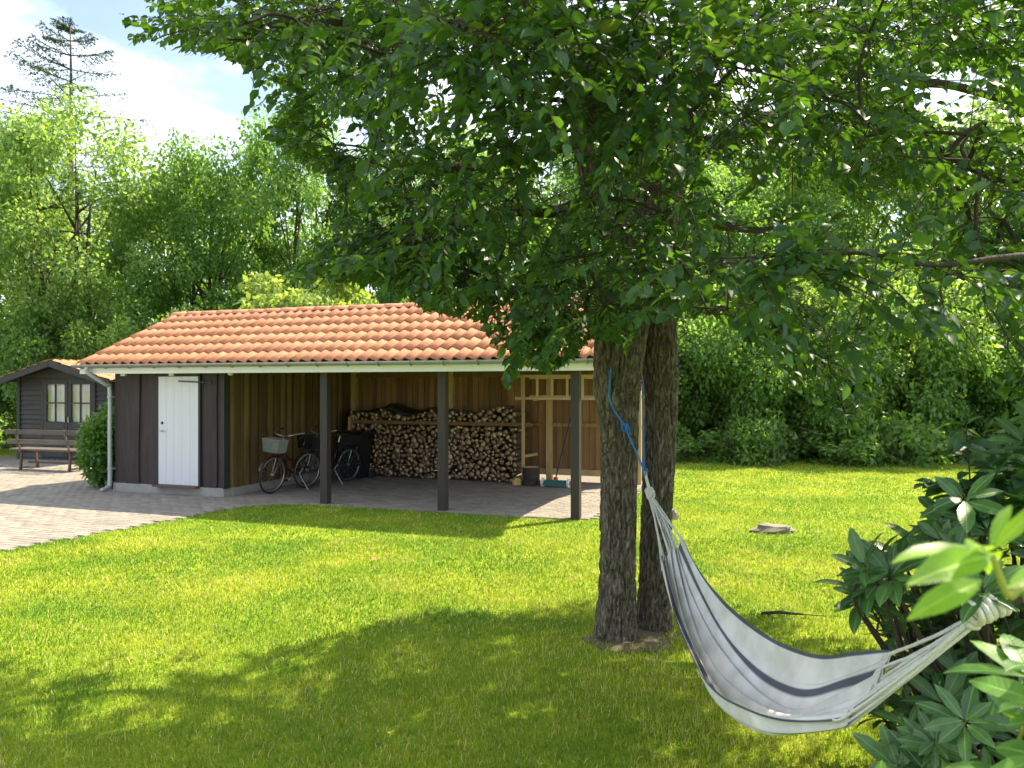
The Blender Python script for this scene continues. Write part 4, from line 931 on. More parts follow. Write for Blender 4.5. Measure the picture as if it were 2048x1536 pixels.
# the crown's shadow on the lawn, as the photograph shows it
SHADE = [(-400, 1290), (0, 1300), (50, 1335), (120, 1340), (200, 1300), (350, 1290), (430, 1312), (520, 1300), (640, 1268), (760, 1242), (870, 1215), (940, 1200), (1040, 1215), (1190, 1188), (1290, 1192), (1400, 1198), (1480, 1180), (1530, 1140), (1600, 1125), (1720, 1130), (1820, 1150), (2400, 1150), (2400, 1900), (-400, 1900)]
oend = norm(np.stack([pos[:, 0] - .9, pos[:, 1] - 5.85, 0 * pos[:, 0]], 1)) * .30 + np.array([0, 0, -.12])
for pt in (pos, pos + oend):
    gnd = pt - np.array(sun_vec)[None] * (pt[:, 2] / sun_vec.z)[:, None]; gx, gy = proj(gnd); vis_g = (gnd[:, 1] > 2) & (gx > -60) & (gx < 2100) & (gy < 1560)
    lit = ~inside(gx, gy - 12, SHADE) | (((gx - 290) / 95) ** 2 + ((gy - 1362) / 32) ** 2 < 1) | (((gx - 1640) / 130) ** 2 + ((gy - 1480) / 60) ** 2 < 1)
    ok &= ~(vis_g & lit)
ex_, ey_ = proj(pos + oend * 1.25); ok &= ~infr | inside(ex_, ey_, CANOPY)
for hx, hy, hr in HOLES: ok &= ~(infr & (np.hypot(px - hx, py - hy) < hr) & (rng.random(len(pos)) < .93))
# thinner on the sun's right side so that light reaches the lawn below, as in the photograph
ok &= ~((pos[:, 0] > 3.2) & (pos[:, 1] < 6.6) & (rng.random(len(pos)) < .55))
tier = np.array([mnoise.noise(Vector((x_ * .75, y_ * .75, z_ * 1.7))) for x_, y_, z_ in pos.tolist()]); ok &= tier > -.10
pos = pos[ok]; px, py = proj(pos); infr = (pos[:, 1] > .2) & (px > -20) & (px < 2068) & (py > -20) & (py < 1560)
def pick_n(mask, n_):
    i = np.nonzero(mask)[0]; return rng.permutation(i)[:n_]
ids = np.concatenate([pick_n(infr, 5200), pick_n(~infr, 2300)])
pos = pos[ids]
# hand-placed boughs: (pixel, distance, count, spread in m)
def bough(pts, Y0, Y1, cnt, spread):
    out = []
    for k in range(cnt):
        f = random.random() * (len(pts) - 1); i = int(f); f -= i
        x_ = pts[i][0] + (pts[i + 1][0] - pts[i][0]) * f; y_ = pts[i][1] + (pts[i + 1][1] - pts[i][1]) * f; Yy = random.uniform(Y0, Y1)
        v = P(x_, y_, Yy) + Vector((random.gauss(0, spread), random.gauss(0, spread * .6), random.gauss(0, spread * .5))); out.append(v[:])
    return out
extra = []
extra += bough([(1250, 500), (1330, 540), (1290, 620), (1240, 670)], 4.7, 5.3, 70, .10)
extra += bough([(620, 545), (760, 470), (900, 420)], 4.4, 5.2, 90, .16)
extra += bough([(720, 545), (900, 560), (1080, 590)], 4.6, 5.3, 90, .12)
extra += bough([(560, 280), (700, 330), (860, 300)], 4.2, 5.0, 90, .16)
extra += bough([(1480, 40), (1750, 70), (2040, 40)], 4.6, 6.4, 190, .28)
extra += bough([(1560, 230), (1750, 270), (2040, 320)], 5.2, 6.8, 130, .22)
extra += bough([(600, 30), (760, 120), (900, 110)], 4.4, 5.4, 110, .22)
extra += bough([(1160, 540), (1100, 640), (1030, 700), (1010, 770)], 4.7, 5.2, 46, .07)
extra += bough([(1110, 640), (1130, 715)], 4.8, 5.1, 20, .05)
extra += bough([(1480, 560), (1560, 640), (1650, 720), (1700, 850)], 4.9, 5.2, 60, .09)
extra += bough([(1740, 760), (1740, 830)], 5.0, 5.2, 12, .05)
extra += bough([(700, 565), (600, 560), (570, 565)], 4.9, 5.2, 22, .06)
extra += bough([(255, 65), (400, 85), (520, 100)], 4.5, 4.8, 40, .09)
extra += bough([(1420, 525), (1560, 530), (1720, 540), (1960, 545)], 2.62, 2.78, 46, .055)
extra += bough([(1340, 610), (1480, 620)], 3.1, 3.5, 22, .08)
extra += bough([(820, 60), (1000, 90), (1200, 70), (1450, 110)], 2.6, 3.3, 90, .14)
extra += bough([(1000, 170), (1250, 200), (1300, 120)], 3.3, 4.0, 60, .14)
extra += bough([(1960, 330), (2040, 600), (2060, 800)], 3.2, 3.8, 46, .12)
extra += bough([(1750, 240), (2000, 330), (2040, 450)], 3.4, 4.2, 50, .14)
pos = np.vstack([pos, np.array(extra)])
ns = len(pos)
# branchlets: gather sprays round nodes and tie the nodes to the limbs
nodes = pos[rng.permutation(ns)[:760]]
dn = ((pos[:, None, :] - nodes[None]) ** 2).sum(2); own = dn.argmin(1)
nodec = np.array([pos[own == k].mean(0) if (own == k).any() else nodes[k] for k in range(len(nodes))])
outw = norm(pos - np.array([TB.x, TB.y, 4.0])); outw[:, 2] *= .3
back = norm(pos - nodec[own] + 1e-6)
sd = norm(outw * .9 + back * .7 + rng.normal(0, .45, (ns, 3)) + np.array([0, 0, -.38]))
NL = 15; sl_ = rng.uniform(.24, .46, ns)
tw = MB(); LO = []; LD = []; LN = []; LL = []
up = np.array([0, 0, 1.0])
for i in range(ns):
    p0 = pos[i]; d_ = sd[i]; p2 = p0 + d_ * sl_[i] + np.array([0, 0, -.10 * sl_[i]]); p1 = (p0 + p2) / 2 + np.array([0, 0, .03])
    side = np.cross(d_, up); side /= max(np.linalg.norm(side), 1e-6)
    for k in range(NL):
        f = (k + .6) / NL; b_ = (1 - f) ** 2 * p0 + 2 * f * (1 - f) * p1 + f * f * p2; s_ = 1 if k % 2 else -1
        if k == NL - 1: ld = d_ + np.array([0, 0, -.4])
        else: ld = d_ * .55 + side * s_ * .95 + np.array([0, 0, -.42])
        LO.append(b_); LD.append(ld + rng.normal(0, .28, 3)); LN.append(up + rng.normal(0, .5, 3) + side * s_ * .15); LL.append(random.uniform(.048, .092) * (1 - .35 * abs(f - .55)) * (1.2 if random.random() < .15 else 1))
LO = np.array(LO); LD = norm(np.array(LD)); LN = norm(np.array(LN)); LL = np.array(LL)
# keep the crown's outline and the lit patches of the lawn as the photograph shows them
lc_ = LO + LD * LL[:, None] * .6; lx, ly = proj(lc_); lin = (lc_[:, 1] > .2) & (lx > -200) & (lx < 2060) & (ly > -100) & (ly < 1560)
kp = ~lin | inside(lx, ly, CANOPY)
gnd = lc_ - np.array(sun_vec)[None] * (lc_[:, 2] / sun_vec.z)[:, None]; gx, gy = proj(gnd); vis_g = (gnd[:, 1] > 2) & (gx > -60) & (gx < 2100) & (gy < 1560)
kp &= ~(vis_g & ~inside(gx, gy, SHADE) & (rng.random(len(LO)) < .9))
for hx, hy, hr in HOLES: kp &= ~(lin & (np.hypot(lx - hx, ly - hy) < hr * .75) & (rng.random(len(LO)) < .8))
sid = np.repeat(np.arange(ns), NL); cnt = np.bincount(sid[kp], minlength=ns); good = cnt >= 7; kp &= good[sid]
last = np.zeros(ns); np.maximum.at(last, sid[kp], (np.tile(np.arange(NL), ns)[kp] + 1) / NL)
for i in np.nonzero(good)[0]:
    p0 = pos[i]; p2 = p0 + sd[i] * sl_[i] * last[i] + np.array([0, 0, -.10 * sl_[i]]); p1 = (p0 + p2) / 2 + np.array([0, 0, .03]); nc = nodec[own[i]]
    tw.tube([Vector((nc - tb).tolist()), Vector((p0 - tb).tolist()), Vector((p1 - tb).tolist()), Vector((p2 - tb).tolist())], [.003, .0032, .0025, .001], 3, False)
tag(tw.build('twigs', M['bark2'], tree), kind='stuff')
q = MB(); cents_ = []
for k in range(len(nodes)):
    mem = pos[(own == k) & good]
    if len(mem) == 0: continue
    cents_.append(nodec[k])
cents_ = np.array(cents_); left = set(range(len(cents_))); net = LP.copy(); netid = np.full(len(LP), -1); par = {}; att = {}; dbest = ((cents_[:, None] - net[None]) ** 2).sum(2); bj = dbest.argmin(1); bd = dbest.min(1); seq = []
while left:
    k = min(left, key=lambda i: bd[i]); left.remove(k); par[k] = int(netid[bj[k]]); att[k] = net[bj[k]].copy(); seq.append(k)
    net = np.vstack([net, cents_[k]]); netid = np.append(netid, k); d_ = ((cents_ - cents_[k]) ** 2).sum(1); better = d_ < bd; bd[better] = d_[better]; bj[better] = len(net) - 1
wgt = {k: 1 for k in seq}
for k in reversed(seq):
    if par[k] >= 0: wgt[par[k]] += wgt[k]
for k in seq:
    a_ = Vector(att[k].tolist()); c = Vector(cents_[k].tolist()); dist_ = (c - a_).length
    mid = a_.lerp(c, .5) + Vector((random.gauss(0, .05), random.gauss(0, .05), .05 + random.gauss(0, .03))) * dist_
    r0 = min(.0028 * math.sqrt(wgt[k]) + .0012, .015)
    q.tube([p_ - TB for p_ in smooth_path([a_, mid, c], 4)], list(np.linspace(r0, r0 * .75, 9)), 5)
tag(q.build('branchlets', M['bark2'], tree, True), kind='stuff')
LO, LD, LN, LL = LO[kp], LD[kp], LN[kp], LL[kp]
leaf_objects(tree, LO, LD, LN, LL, 'ovate', M['leaf'], 'leaf', 'crown', 300)
# a few yellow-green young shoots at the crown's near side
yo = np.array(bough([(870, 40), (1010, 70), (1040, 90)], 2.7, 3.0, 16, .05) + bough([(1390, 70), (1470, 55)], 2.9, 3.1, 14, .05) + bough([(1180, 60), (1240, 45)], 2.9, 3.0, 10, .04) + bough([(640, 480), (620, 520)], 4.9, 5.1, 8, .04))
yd = norm(rng.normal(0, 1, yo.shape) + np.array([.6, 0, -.3])); yn = norm(up + rng.normal(0, .4, yo.shape))
tag(link('young_leaves', leaves_mesh('young_leaves', yo - tb, yd, yn, rng.uniform(.07, .12, len(yo)), 'ovate', [M['leafyoung']], .85), tree), kind='stuff')

# ================================================================== HAMMOCK
K1 = P(1300, 985, 5.5); K2 = P(1968, 1222, 2.5)
ham = empty('hammock', tuple(P(1640, 1442, 3.05)), 0, 'white and dark striped cloth hammock slung from the double trunk', 'hammock')
HB = Vector(ham.location)
rows = [(5.05, (1322, 1112), (1366, 1077)), (4.6, (1334, 1175), (1397, 1132)), (4.2, (1352, 1235), (1442, 1187)), (3.8, (1384, 1300), (1497, 1242)),
        (3.5, (1420, 1352), (1560, 1285)), (3.2, (1480, 1398), (1640, 1311)), (3.0, (1556, 1426), (1712, 1308)), (2.80, (1690, 1432), (1786, 1296))]
le = smooth_path([P(*a_, y_) for y_, a_, b_ in rows], 12); re_ = smooth_path([P(*b_, y_) for y_, a_, b_ in rows], 12)
ns_ = len(le); nt_ = 90; V = []; UVt = []
for i in range(ns_):
    s_ = i / (ns_ - 1); a_ = le[i]; b_ = re_[i]; w_ = (b_ - a_).length
    env = math.sin(math.pi * min(1, max(0, s_))) ** .7
    for j in range(nt_ + 1):
        t_ = j / nt_
        tq = .5 - .5 * math.cos(math.pi * t_) ; tq = .6 * t_ + .4 * tq
        p_ = a_.lerp(b_, tq)
        sag = (.05 + .15 * env) * (1 - abs(2 * t_ - 1) ** 2.6)
        endf = max(0, 1 - s_ / .28) + max(0, (s_ - .70) / .30)
        fold = (.019 + .018 * endf) * math.sin(t_ * 2 * math.pi * 6.5 + 1.2 * math.sin(s_ * 5) + 2.0 * mnoise.noise(Vector((t_ * 3, s_ * 2, 1)))) * min(1, 6 * t_ * (1 - t_) + .25)
        fold += .046 * mnoise.noise(Vector((t_ * 3.5, s_ * 3, 4))) + .012 * math.sin(t_ * 17 + s_ * 9) * env * (.5 + .5 * mnoise.noise(Vector((s_ * 3, t_ * 2, 8))))
        lip = -.035 * env * math.exp(-(t_ / .05) ** 2)
        V.append((p_ + Vector((.25 * fold, 0, -sag + fold + lip)) - HB)[:]); UVt.append((t_, s_, 0, 1))
F = [(i * (nt_ + 1) + j, i * (nt_ + 1) + j + 1, (i + 1) * (nt_ + 1) + j + 1, (i + 1) * (nt_ + 1) + j) for i in range(ns_ - 1) for j in range(nt_)]
m, t, p, l = base_mat('striped_hammock_cloth'); M['cloth'] = m
at = t.nodes.new('ShaderNodeAttribute'); at.attribute_name = 'col'; sx = t.nodes.new('ShaderNodeSeparateColor'); l(at.outputs['Color'], sx.inputs[0])
cr = t.nodes.new('ShaderNodeValToRGB'); cr.color_ramp.interpolation = 'LINEAR'
Wc, Dc = (.82, .80, .77, 1), (.13, .138, .175, 1)
st = [(0, Dc), (.035, Dc), (.042, Wc), (.135, Wc), (.142, Dc), (.18, Dc), (.186, Wc), (.775, Wc), (.780, Dc), (.802, Dc), (.807, Wc), (.970, Wc), (.976, Dc), (1, Dc)]
el = cr.color_ramp.elements
el[0].position = 0; el[0].color = Dc; el[1].position = 1; el[1].color = Dc
for po_, c_ in st[1:-1]: e_ = el.new(po_); e_.color = c_
l(sx.outputs[0], cr.inputs[0])
tcn = t.nodes.new('ShaderNodeTexCoord'); nz = t.nodes.new('ShaderNodeTexNoise'); nz.inputs['Scale'].default_value = 7; nz.inputs['Detail'].default_value = 8; l(tcn.outputs['Object'], nz.inputs['Vector'])
rz_ = t.nodes.new('ShaderNodeValToRGB'); rz_.color_ramp.elements[0].position = .35; rz_.color_ramp.elements[0].color = (.82, .80, .76, 1); rz_.color_ramp.elements[1].position = .6; rz_.color_ramp.elements[1].color = (1, 1, 1, 1); l(nz.outputs['Fac'], rz_.inputs[0])
mm = t.nodes.new('ShaderNodeMix'); mm.data_type = 'RGBA'; mm.blend_type = 'MULTIPLY'; mm.inputs['Factor'].default_value = 1; l(cr.outputs[0], mm.inputs['A']); l(rz_.outputs[0], mm.inputs['B']); l(mm.outputs['Result'], p.inputs['Base Color'])
p.inputs['Roughness'].default_value = .95; p.inputs['Specular IOR Level'].default_value = .1
wv = t.nodes.new('ShaderNodeTexNoise'); wv.inputs['Scale'].default_value = 220; l(tcn.outputs['Object'], wv.inputs['Vector'])
bn = t.nodes.new('ShaderNodeBump'); bn.inputs['Strength'].default_value = .5; bn.inputs['Distance'].default_value = .002; l(wv.outputs['Fac'], bn.inputs['Height']); l(bn.outputs[0], p.inputs['Normal'])
tr = t.nodes.new('ShaderNodeBsdfTranslucent'); l(mm.outputs['Result'], tr.inputs['Color']); ms = t.nodes.new('ShaderNodeMixShader'); ms.inputs[0].default_value = .18
l(p.outputs[0], ms.inputs[1]); l(tr.outputs[0], ms.inputs[2]); l(ms.outputs[0], t.nodes['Material Output'].inputs['Surface'])
Varr = np.array(V)
co = link('cloth', np_mesh('cloth', Varr, F, [M['cloth']], True, col=np.array(UVt)), ham)
md = co.modifiers.new('thick', 'SOLIDIFY'); md.thickness = .003
G = Varr.reshape(ns_, nt_ + 1, 3)
def cords(row, knot, n_, r_, swell):
    kn = knot - HB
    for k in range(n_):
        j = int(round(nt_ * (k + .5) / n_)); e_ = Vector(G[row, j].tolist()); mid = kn.lerp(e_, .5) + Vector((random.gauss(0, .006), random.gauss(0, .006), -.015 + random.gauss(0, .006)))
        inn = Vector(G[row + (3 if row == 0 else -3), j].tolist())
        q = MB(); q.tube(smooth_path([kn + Vector((random.gauss(0, .008), 0, random.gauss(0, .008))), mid, e_, inn], 5), [r_ * (1 + .12 * math.sin(x * 2.1 + k)) for x in range(16)], 6); q.build('cord', M['rope'], ham, True)
cords(0, K1, 14, .0055, .02); cords(ns_ - 1, K2, 15, .0062, .02)
# knots
def coil(c, axis, n_, R0, r_, name):
    axis = Vector(axis).normalized(); ux = axis.orthogonal().normalized(); uy = axis.cross(ux); pts = []
    for k in range(n_ * 14 + 1):
        a_ = 2 * math.pi * k / 14; pts.append(Vector(c) + axis * ((k / 14 - n_ / 2) * r_ * 2.05) + (ux * math.cos(a_) + uy * math.sin(a_)) * R0 * (1 + .08 * math.sin(k * .7)))
    q = MB(); q.tube(pts, r_, 7); return q.build(name, M['rope'], ham, True)
d1 = (P(1335, 1090, 5.05) - K1)
coil(K1 - HB, d1, 3, .022, .013, 'knot'); coil(K1 - HB + d1.normalized() * .03, Vector((.6, .2, -.3)), 2, .026, .011, 'knot')
d2 = (P(1760, 1350, 2.8) - K2)
coil(K2 - HB + Vector((.012, 0, .012)), Vector((.9, .1, .32)), 5, .034, .0115, 'knot'); coil(K2 - HB + d2.normalized() * .025, d2, 3, .026, .012, 'knot')
q = MB(); q.tube(smooth_path([K1 - HB, P(1294, 962, 5.52) - HB, P(1290, 942, 5.53) - HB], 4), [.011] * 9, 8); q.build('loop', M['rope'], ham, True)
# blue rope from the trunk
rp_ = empty('blue_rope', tuple(P(1290, 945, 5.53)), 0, 'thin blue rope tied round the double trunk holding the hammock', 'rope'); RB = Vector(rp_.location)
q = MB(); q.tube([p_ - RB for p_ in smooth_path([P(1222, 735, 5.60), P(1219, 770, 5.55), P(1222, 808, 5.55), P(1250, 855, 5.55), P(1275, 910, 5.54), P(1291, 948, 5.53)], 5)], .0068, 7); q.build('strand', M['blue'], rp_, True)
q = MB(); q.tube([p_ - RB for p_ in smooth_path([P(1286, 760, 5.72), P(1286, 800, 5.68), P(1287, 860, 5.62), P(1288, 940, 5.54)], 5)], .0068, 7); q.build('strand', M['blue'], rp_, True)
q = MB(); c_ = P(1250, 850, 5.55) - RB
for k in range(4): q.torus(c_ + Vector((random.gauss(0, .012), random.gauss(0, .006), random.gauss(0, .02))), .022, .0065, 'YXZ'[k % 3], 14, 6)
q.tube([c_, c_ + Vector((.03, -.01, -.03)), c_ + Vector((.035, -.015, -.07))], .005, 5); q.build('knot', M['blue'], rp_, True)
q = MB(); pts = []
for k in range(25):                       # round the back of both trunks
    a_ = -.35 + (math.pi + .7) * k / 24; pts.append(Vector((1.0 + .275 * math.cos(a_) - .015, 5.80 + .27 * math.sin(a_), 2.0 + .06 * math.sin(a_ + 1))) - RB)
q.tube(pts, .0068, 7); q.build('loop', M['blue'], rp_, True)
q = MB(); q.torus(Vector((0, 0, -.005)), .016, .007, 'X', 14, 6); q.torus(Vector((.004, 0, .012)), .014, .006, 'Y', 14, 6); q.build('knot', M['blue'], rp_, True)

# ================================================================== RHODODENDRONS
def rosette(c, ax, n_, ln, droop=.15):
    ax = np.array(ax, float); ax /= np.linalg.norm(ax); a_ = np.cross(ax, [.3, .9, .2]); a_ /= np.linalg.norm(a_); b_ = np.cross(ax, a_)
    O, D, N, Lh = [], [], [], []
    for k in range(n_):
        an = 2 * math.pi * k / n_ * 1.0 + random.uniform(-.25, .25); tier = k % 2
        el_ = random.uniform(-.05, .5) + .38 * tier
        rad = a_ * math.cos(an) + b_ * math.sin(an); d_ = rad * math.cos(el_) + ax * math.sin(el_) + np.array([0, 0, -droop])
        n__ = ax * math.cos(el_) - rad * math.sin(el_) + rng.normal(0, .12, 3)
        O.append(np.array(c) + rad * .006 - ax * random.uniform(0, .05)); D.append(d_ / np.linalg.norm(d_)); N.append(n__); Lh.append(ln * random.uniform(.6, 1.15))
    return O, D, N, Lh
def rhodo(name, base, cents, ln, m, label, cat, stem_m, count=300, wid=1.0, nl=(8, 11), axis_bias=(0, 0, 1)):
    root = empty(name, tuple(base), 0, label, cat); O, D, N, Lh = [], [], [], []; q = MB(); B = Vector(base)
    for c in cents:
        c = Vector(c); ou = Vector((c.x - B.x, c.y - B.y, 0)); ou = ou.normalized() if ou.length > .01 else Vector((0, 0, 1))
        ax = Vector(axis_bias) * .8 + ou * .45 + Vector((random.gauss(0, .25), random.gauss(0, .25) - .12, 0))
        o_, d_, n_, l_ = rosette(c[:], ax[:], random.randint(*nl), ln * random.uniform(.85, 1.1)); O += o_; D += d_; N += n_; Lh += l_
        foot = B + Vector((random.gauss(0, .10), random.gauss(0, .10), 0)); axn = ax.normalized()
        hub = foot.lerp(c, .55) + Vector((0, 0, -.06)); 
        q.tube([p_ - B for p_ in smooth_path([foot, hub, c - axn * .14, c], 3)], list(np.linspace(.011, .004, 10)), 5)
    q.build('stems', stem_m, root, True)
    leaf_objects(root, np.array(O), norm(np.array(D)), norm(np.array(N)), np.array(Lh), 'long', m, 'leaf', 'foliage', count, wid)
    return root
RPOLY = [(1700, 1135), (1760, 1100), (1820, 1060), (1880, 1010), (1960, 970), (2060, 930), (2400, 900), (2400, 1700), (1800, 1700), (1770, 1480), (1790, 1420), (1810, 1330), (1760, 1260), (1720, 1200)]
def fill(poly, n_, lo, hi, mind):
    out = []; tries = 0
    while len(out) < n_ and tries < 60000:
        tries += 1; p_ = np.array([random.uniform(a_, b_) for a_, b_ in zip(lo, hi)])
        x_, y_ = proj(p_[None]); 
        if not inside(x_, y_, poly)[0]: continue
        hamY = 2.5 + max(0, (1968 - x_[0])) / 460 * 1.2                # keep clear of the hammock's cords
        if 1180 < y_[0] < 1450 and x_[0] < 2010 and p_[1] < hamY + .22: continue
        if any(((p_ - o_) ** 2).sum() < mind ** 2 for o_ in out): continue
        out.append(p_)
    return out
random.seed(4)
cents = fill(RPOLY, 300, (1.25, 2.45, .15), (3.3, 4.1, 1.55), .09)
cents += [P(1745, 1165, 2.95), P(1720, 1190, 3.05), P(1800, 1140, 3.1), P(1840, 1080, 3.2), P(1890, 1050, 3.2), P(1760, 1420, 3.3), P(1815, 1450, 2.7), P(1870, 1480, 2.5), P(1800, 1250, 3.2), P(1860, 1250, 3.25), P(1900, 1180, 3.2), P(1890, 1400, 2.75), P(1930, 1440, 2.4), P(1860, 1350, 3.0), P(1800, 1530, 2.6), P(1760, 1230, 3.6), P(1800, 1275, 3.6), P(1840, 1240, 3.5), P(1880, 1270, 3.4), P(1790, 1200, 3.3), P(1850, 1200, 3.3), P(1910, 1255, 3.35), P(1830, 1310, 3.5), P(1770, 1180, 3.4), P(1740, 1200, 3.5), P(1900, 1310, 3.1)]
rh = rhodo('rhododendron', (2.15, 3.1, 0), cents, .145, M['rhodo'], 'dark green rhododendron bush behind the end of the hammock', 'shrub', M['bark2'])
q = MB(); q.tube([p_ - Vector((2.15, 3.1, 0)) for p_ in smooth_path([(2.5, 2.9, 0), (2.45, 2.8, .5), (2.2, 2.6, 1.0), P(2110, 1180, 2.52), P(2040, 1195, 2.5), P(1990, 1218, 2.5), P(1950, 1235, 2.5)], 5)], list(np.linspace(.03, .014, 31)), 9); q.build('bough', M['bark2'], rh, True)
random.seed(6)
c2 = [P(2065, 1330, 1.6), P(2100, 1400, 1.5), P(2050, 1450, 1.6), P(2100, 1500, 1.45), P(2030, 1545, 1.6), P(2080, 1580, 1.5), P(2130, 1310, 1.7), P(1760, 1615, 1.7), P(2000, 1620, 1.55), P(2140, 1450, 1.6)]
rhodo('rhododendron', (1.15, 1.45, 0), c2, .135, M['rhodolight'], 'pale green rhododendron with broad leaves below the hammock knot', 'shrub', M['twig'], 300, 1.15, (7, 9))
random.seed(8)
c3 = [P(2000, 850, 3.6), P(2070, 850, 3.7), P(1985, 905, 3.5), P(2050, 880, 3.4), P(2090, 840, 3.5), P(2030, 940, 3.3), P(2100, 930, 3.3), P(2150, 880, 3.6)]
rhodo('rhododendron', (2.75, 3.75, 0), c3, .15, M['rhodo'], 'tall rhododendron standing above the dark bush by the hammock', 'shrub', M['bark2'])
# young bright shoot close by
sh = empty('young_shoot', (.72, .98, 0), 0, 'bright yellow-green young shoot with long leaves over the hammock knot', 'plant'); SB = Vector(sh.location)
SY = .98
q = MB(); q.tube([p_ - SB for p_ in smooth_path([(.72, .98, 0), (.75, 1.0, .9), P(2075, 1285, SY), P(2015, 1190, SY), P(1985, 1112, SY)], 6)], list(np.linspace(.007, .004, 25)), 7); q.build('stem', M['twig'], sh, True)
lv = [((1985, 1105, 0), (1785, 1112, -.03), (0, -.25, 1)), ((1985, 1112, 0), (1825, 1158, -.10), (0, -.75, .7)), ((1965, 1160, .01), (1822, 1232, -.06), (.1, -.7, .7)), ((1980, 1098, 0), (2022, 1005, .03), (-.75, -.6, .25)), ((1985, 1100, 0), (2090, 1000, -.03), (-.4, -.8, .4)), ((2010, 1180, 0), (2120, 1120, .05), (-.2, -.7, .7)), ((1975, 1102, 0), (1940, 1092, -.10), (0, -.3, 1)), ((1985, 1105, .0), (1975, 1135, .12), (0, .3, 1))]
V0, T0 = TPL['long']; sme = np_mesh('leaf', V0 * np.array([1, .66, 1]), T0, [M['shoot']], True, luv=V0)
for a_, b_, n_ in lv:
    pa = P(a_[0], a_[1], SY + a_[2]); pb = P(b_[0], b_[1], SY + b_[2]); d_ = pb - pa; d__, s_, nn = frame(np.array([d_[:]]), np.array([n_], float))
    o = bpy.data.objects.new('leaf', sme); COL.objects.link(o); o.parent = sh
    mt = Matrix(np.stack([d__[0], s_[0] * 1.0, nn[0]], 1).tolist()).to_4x4() @ Matrix.Scale(d_.length, 4); mt.translation = pa - SB; o.matrix_basis = mt
# sapling with small leaves at the right
sa = empty('sapling', (1.75, 3.05, 0), 0, 'slender sapling with toothed leaves rising above the dark rhododendron', 'plant'); AB = Vector(sa.location); q = MB(); O, D, N, Lh = [], [], [], []
for pts in ([(1.75, 3.05, 0), P(1945, 1090, 3.0), P(1940, 960, 2.95), P(1932, 850, 2.95)], [P(1945, 1060, 3.0), P(1900, 985, 2.95), P(1862, 968, 2.9)], [P(1945, 1040, 3.0), P(1990, 950, 2.9), P(2030, 900, 2.85)], [P(1944, 1000, 2.98), P(1990, 960, 2.9), P(2050, 960, 2.85)], [P(1945, 1060, 3.0), P(2000, 1010, 2.85), P(2060, 1000, 2.8)]):
    sp_ = smooth_path(pts, 8); q.tube([p_ - AB for p_ in sp_], list(np.linspace(.006, .002, len(sp_))), 5)
    for i, p_ in enumerate(sp_):
        if p_.z < 1.15: continue
        for s_ in (-1, 1): O.append(p_[:]); D.append((s_ * .9 + random.gauss(0, .2), random.gauss(-.2, .5), random.gauss(-.15, .25))); N.append((random.gauss(0, .3), random.gauss(-.25, .3), 1)); Lh.append(random.uniform(.07, .11))
q.build('stem', M['bark2'], sa, True); leaf_objects(sa, np.array(O), norm(np.array(D)), norm(np.array(N)), np.array(Lh), 'ovate', M['leaf'], 'leaf', 'foliage', 120, 1.0)

# ================================================================== LAUREL BY THE DOWNPIPE
def ellipsoid_leaves(n_, c, r_, shell=.55, ln=(.08, .11), seed=1, clump=0):
    rg = np.random.default_rng(seed); d_ = norm(rg.normal(0, 1, (n_, 3))); rad = (shell + (1 - shell) * rg.random(n_)) ** 1
    if clump:
        cd = norm(rg.normal(0, 1, (clump, 3))) * rg.uniform(.45, 1.0, (clump, 1)); k = rg.integers(0, clump, n_); pp = cd[k] + rg.normal(0, .17, (n_, 3))
    else:
        bump_ = np.array([1 + .16 * mnoise.noise(Vector((v * 2.6).tolist()) + Vector((seed, 0, 0))) for v in d_]); pp = d_ * (rad * bump_)[:, None]
    o_ = np.array(c) + pp * np.array(r_); dd = norm(norm(pp) * .7 + rg.normal(0, .6, (n_, 3))); nn = norm(norm(pp) * .5 + np.array([0, 0, .7]) + rg.normal(0, .45, (n_, 3)))
    return o_, dd, nn, rg.uniform(ln[0], ln[1], n_)
lau = empty('laurel_bush', tuple(S(-2.95, .35)), 0, 'glossy green laurel bush beside the grey downpipe', 'bush'); LB = np.array(lau.location)
o_, d_, n_, l_ = ellipsoid_leaves(2600, (0, 0, .72), (.46, .46, .74), .45, (.09, .13), 5); k_ = o_[:, 2] > .02
tag(link('foliage', leaves_mesh('foliage', o_[k_], d_[k_], n_[k_], l_[k_], 'ovate', [M['laurel']]), lau), kind='stuff')
q = MB()
for k in range(7): q.tube(smooth_path([(random.gauss(0, .05), random.gauss(0, .05), 0), (random.gauss(0, .12), random.gauss(0, .12), .6), (random.gauss(0, .22), random.gauss(0, .22), 1.15)], 3), .012, 5)
q.build('stems', M['bark2'], lau)

# ================================================================== BACKGROUND TREES
def crown_mesh(name, n_, clumps, seed, m, ln, spread=.2, zmin=-1.0, flat=.75):
    """unit crown: leaf clumps through an ellipsoid of radius 1"""
    rg = np.random.default_rng(seed); cd = []
    while len(cd) < clumps:
        v = rg.uniform(-1, 1, 3); r2 = (v ** 2).sum()
        if r2 < 1 and r2 > .12 and v[2] > zmin and (r2 > .45 or rg.random() < .5): cd.append(v)
    cd = np.array(cd); sz = rg.uniform(.55, 1.25, clumps); k = rg.choice(clumps, n_, p=sz ** 2 / (sz ** 2).sum())
    off = norm(rg.normal(0, 1, (n_, 3))) * (rg.random((n_, 1)) ** .45) * spread * sz[k][:, None] * 1.7; off[:, 2] *= flat
    o_ = cd[k] + off
    dd = norm(norm(off) * .8 + rg.normal(0, .6, (n_, 3)) + np.array([0, 0, -.35])); nn = norm(np.array([0, 0, .9]) + norm(off) * .5 + rg.normal(0, .5, (n_, 3)))
    return leaves_mesh(name, o_, dd, nn, rg.uniform(.5, 1.5, n_) * ln, 'diamond', [m], 1.15), cd
CR = {}
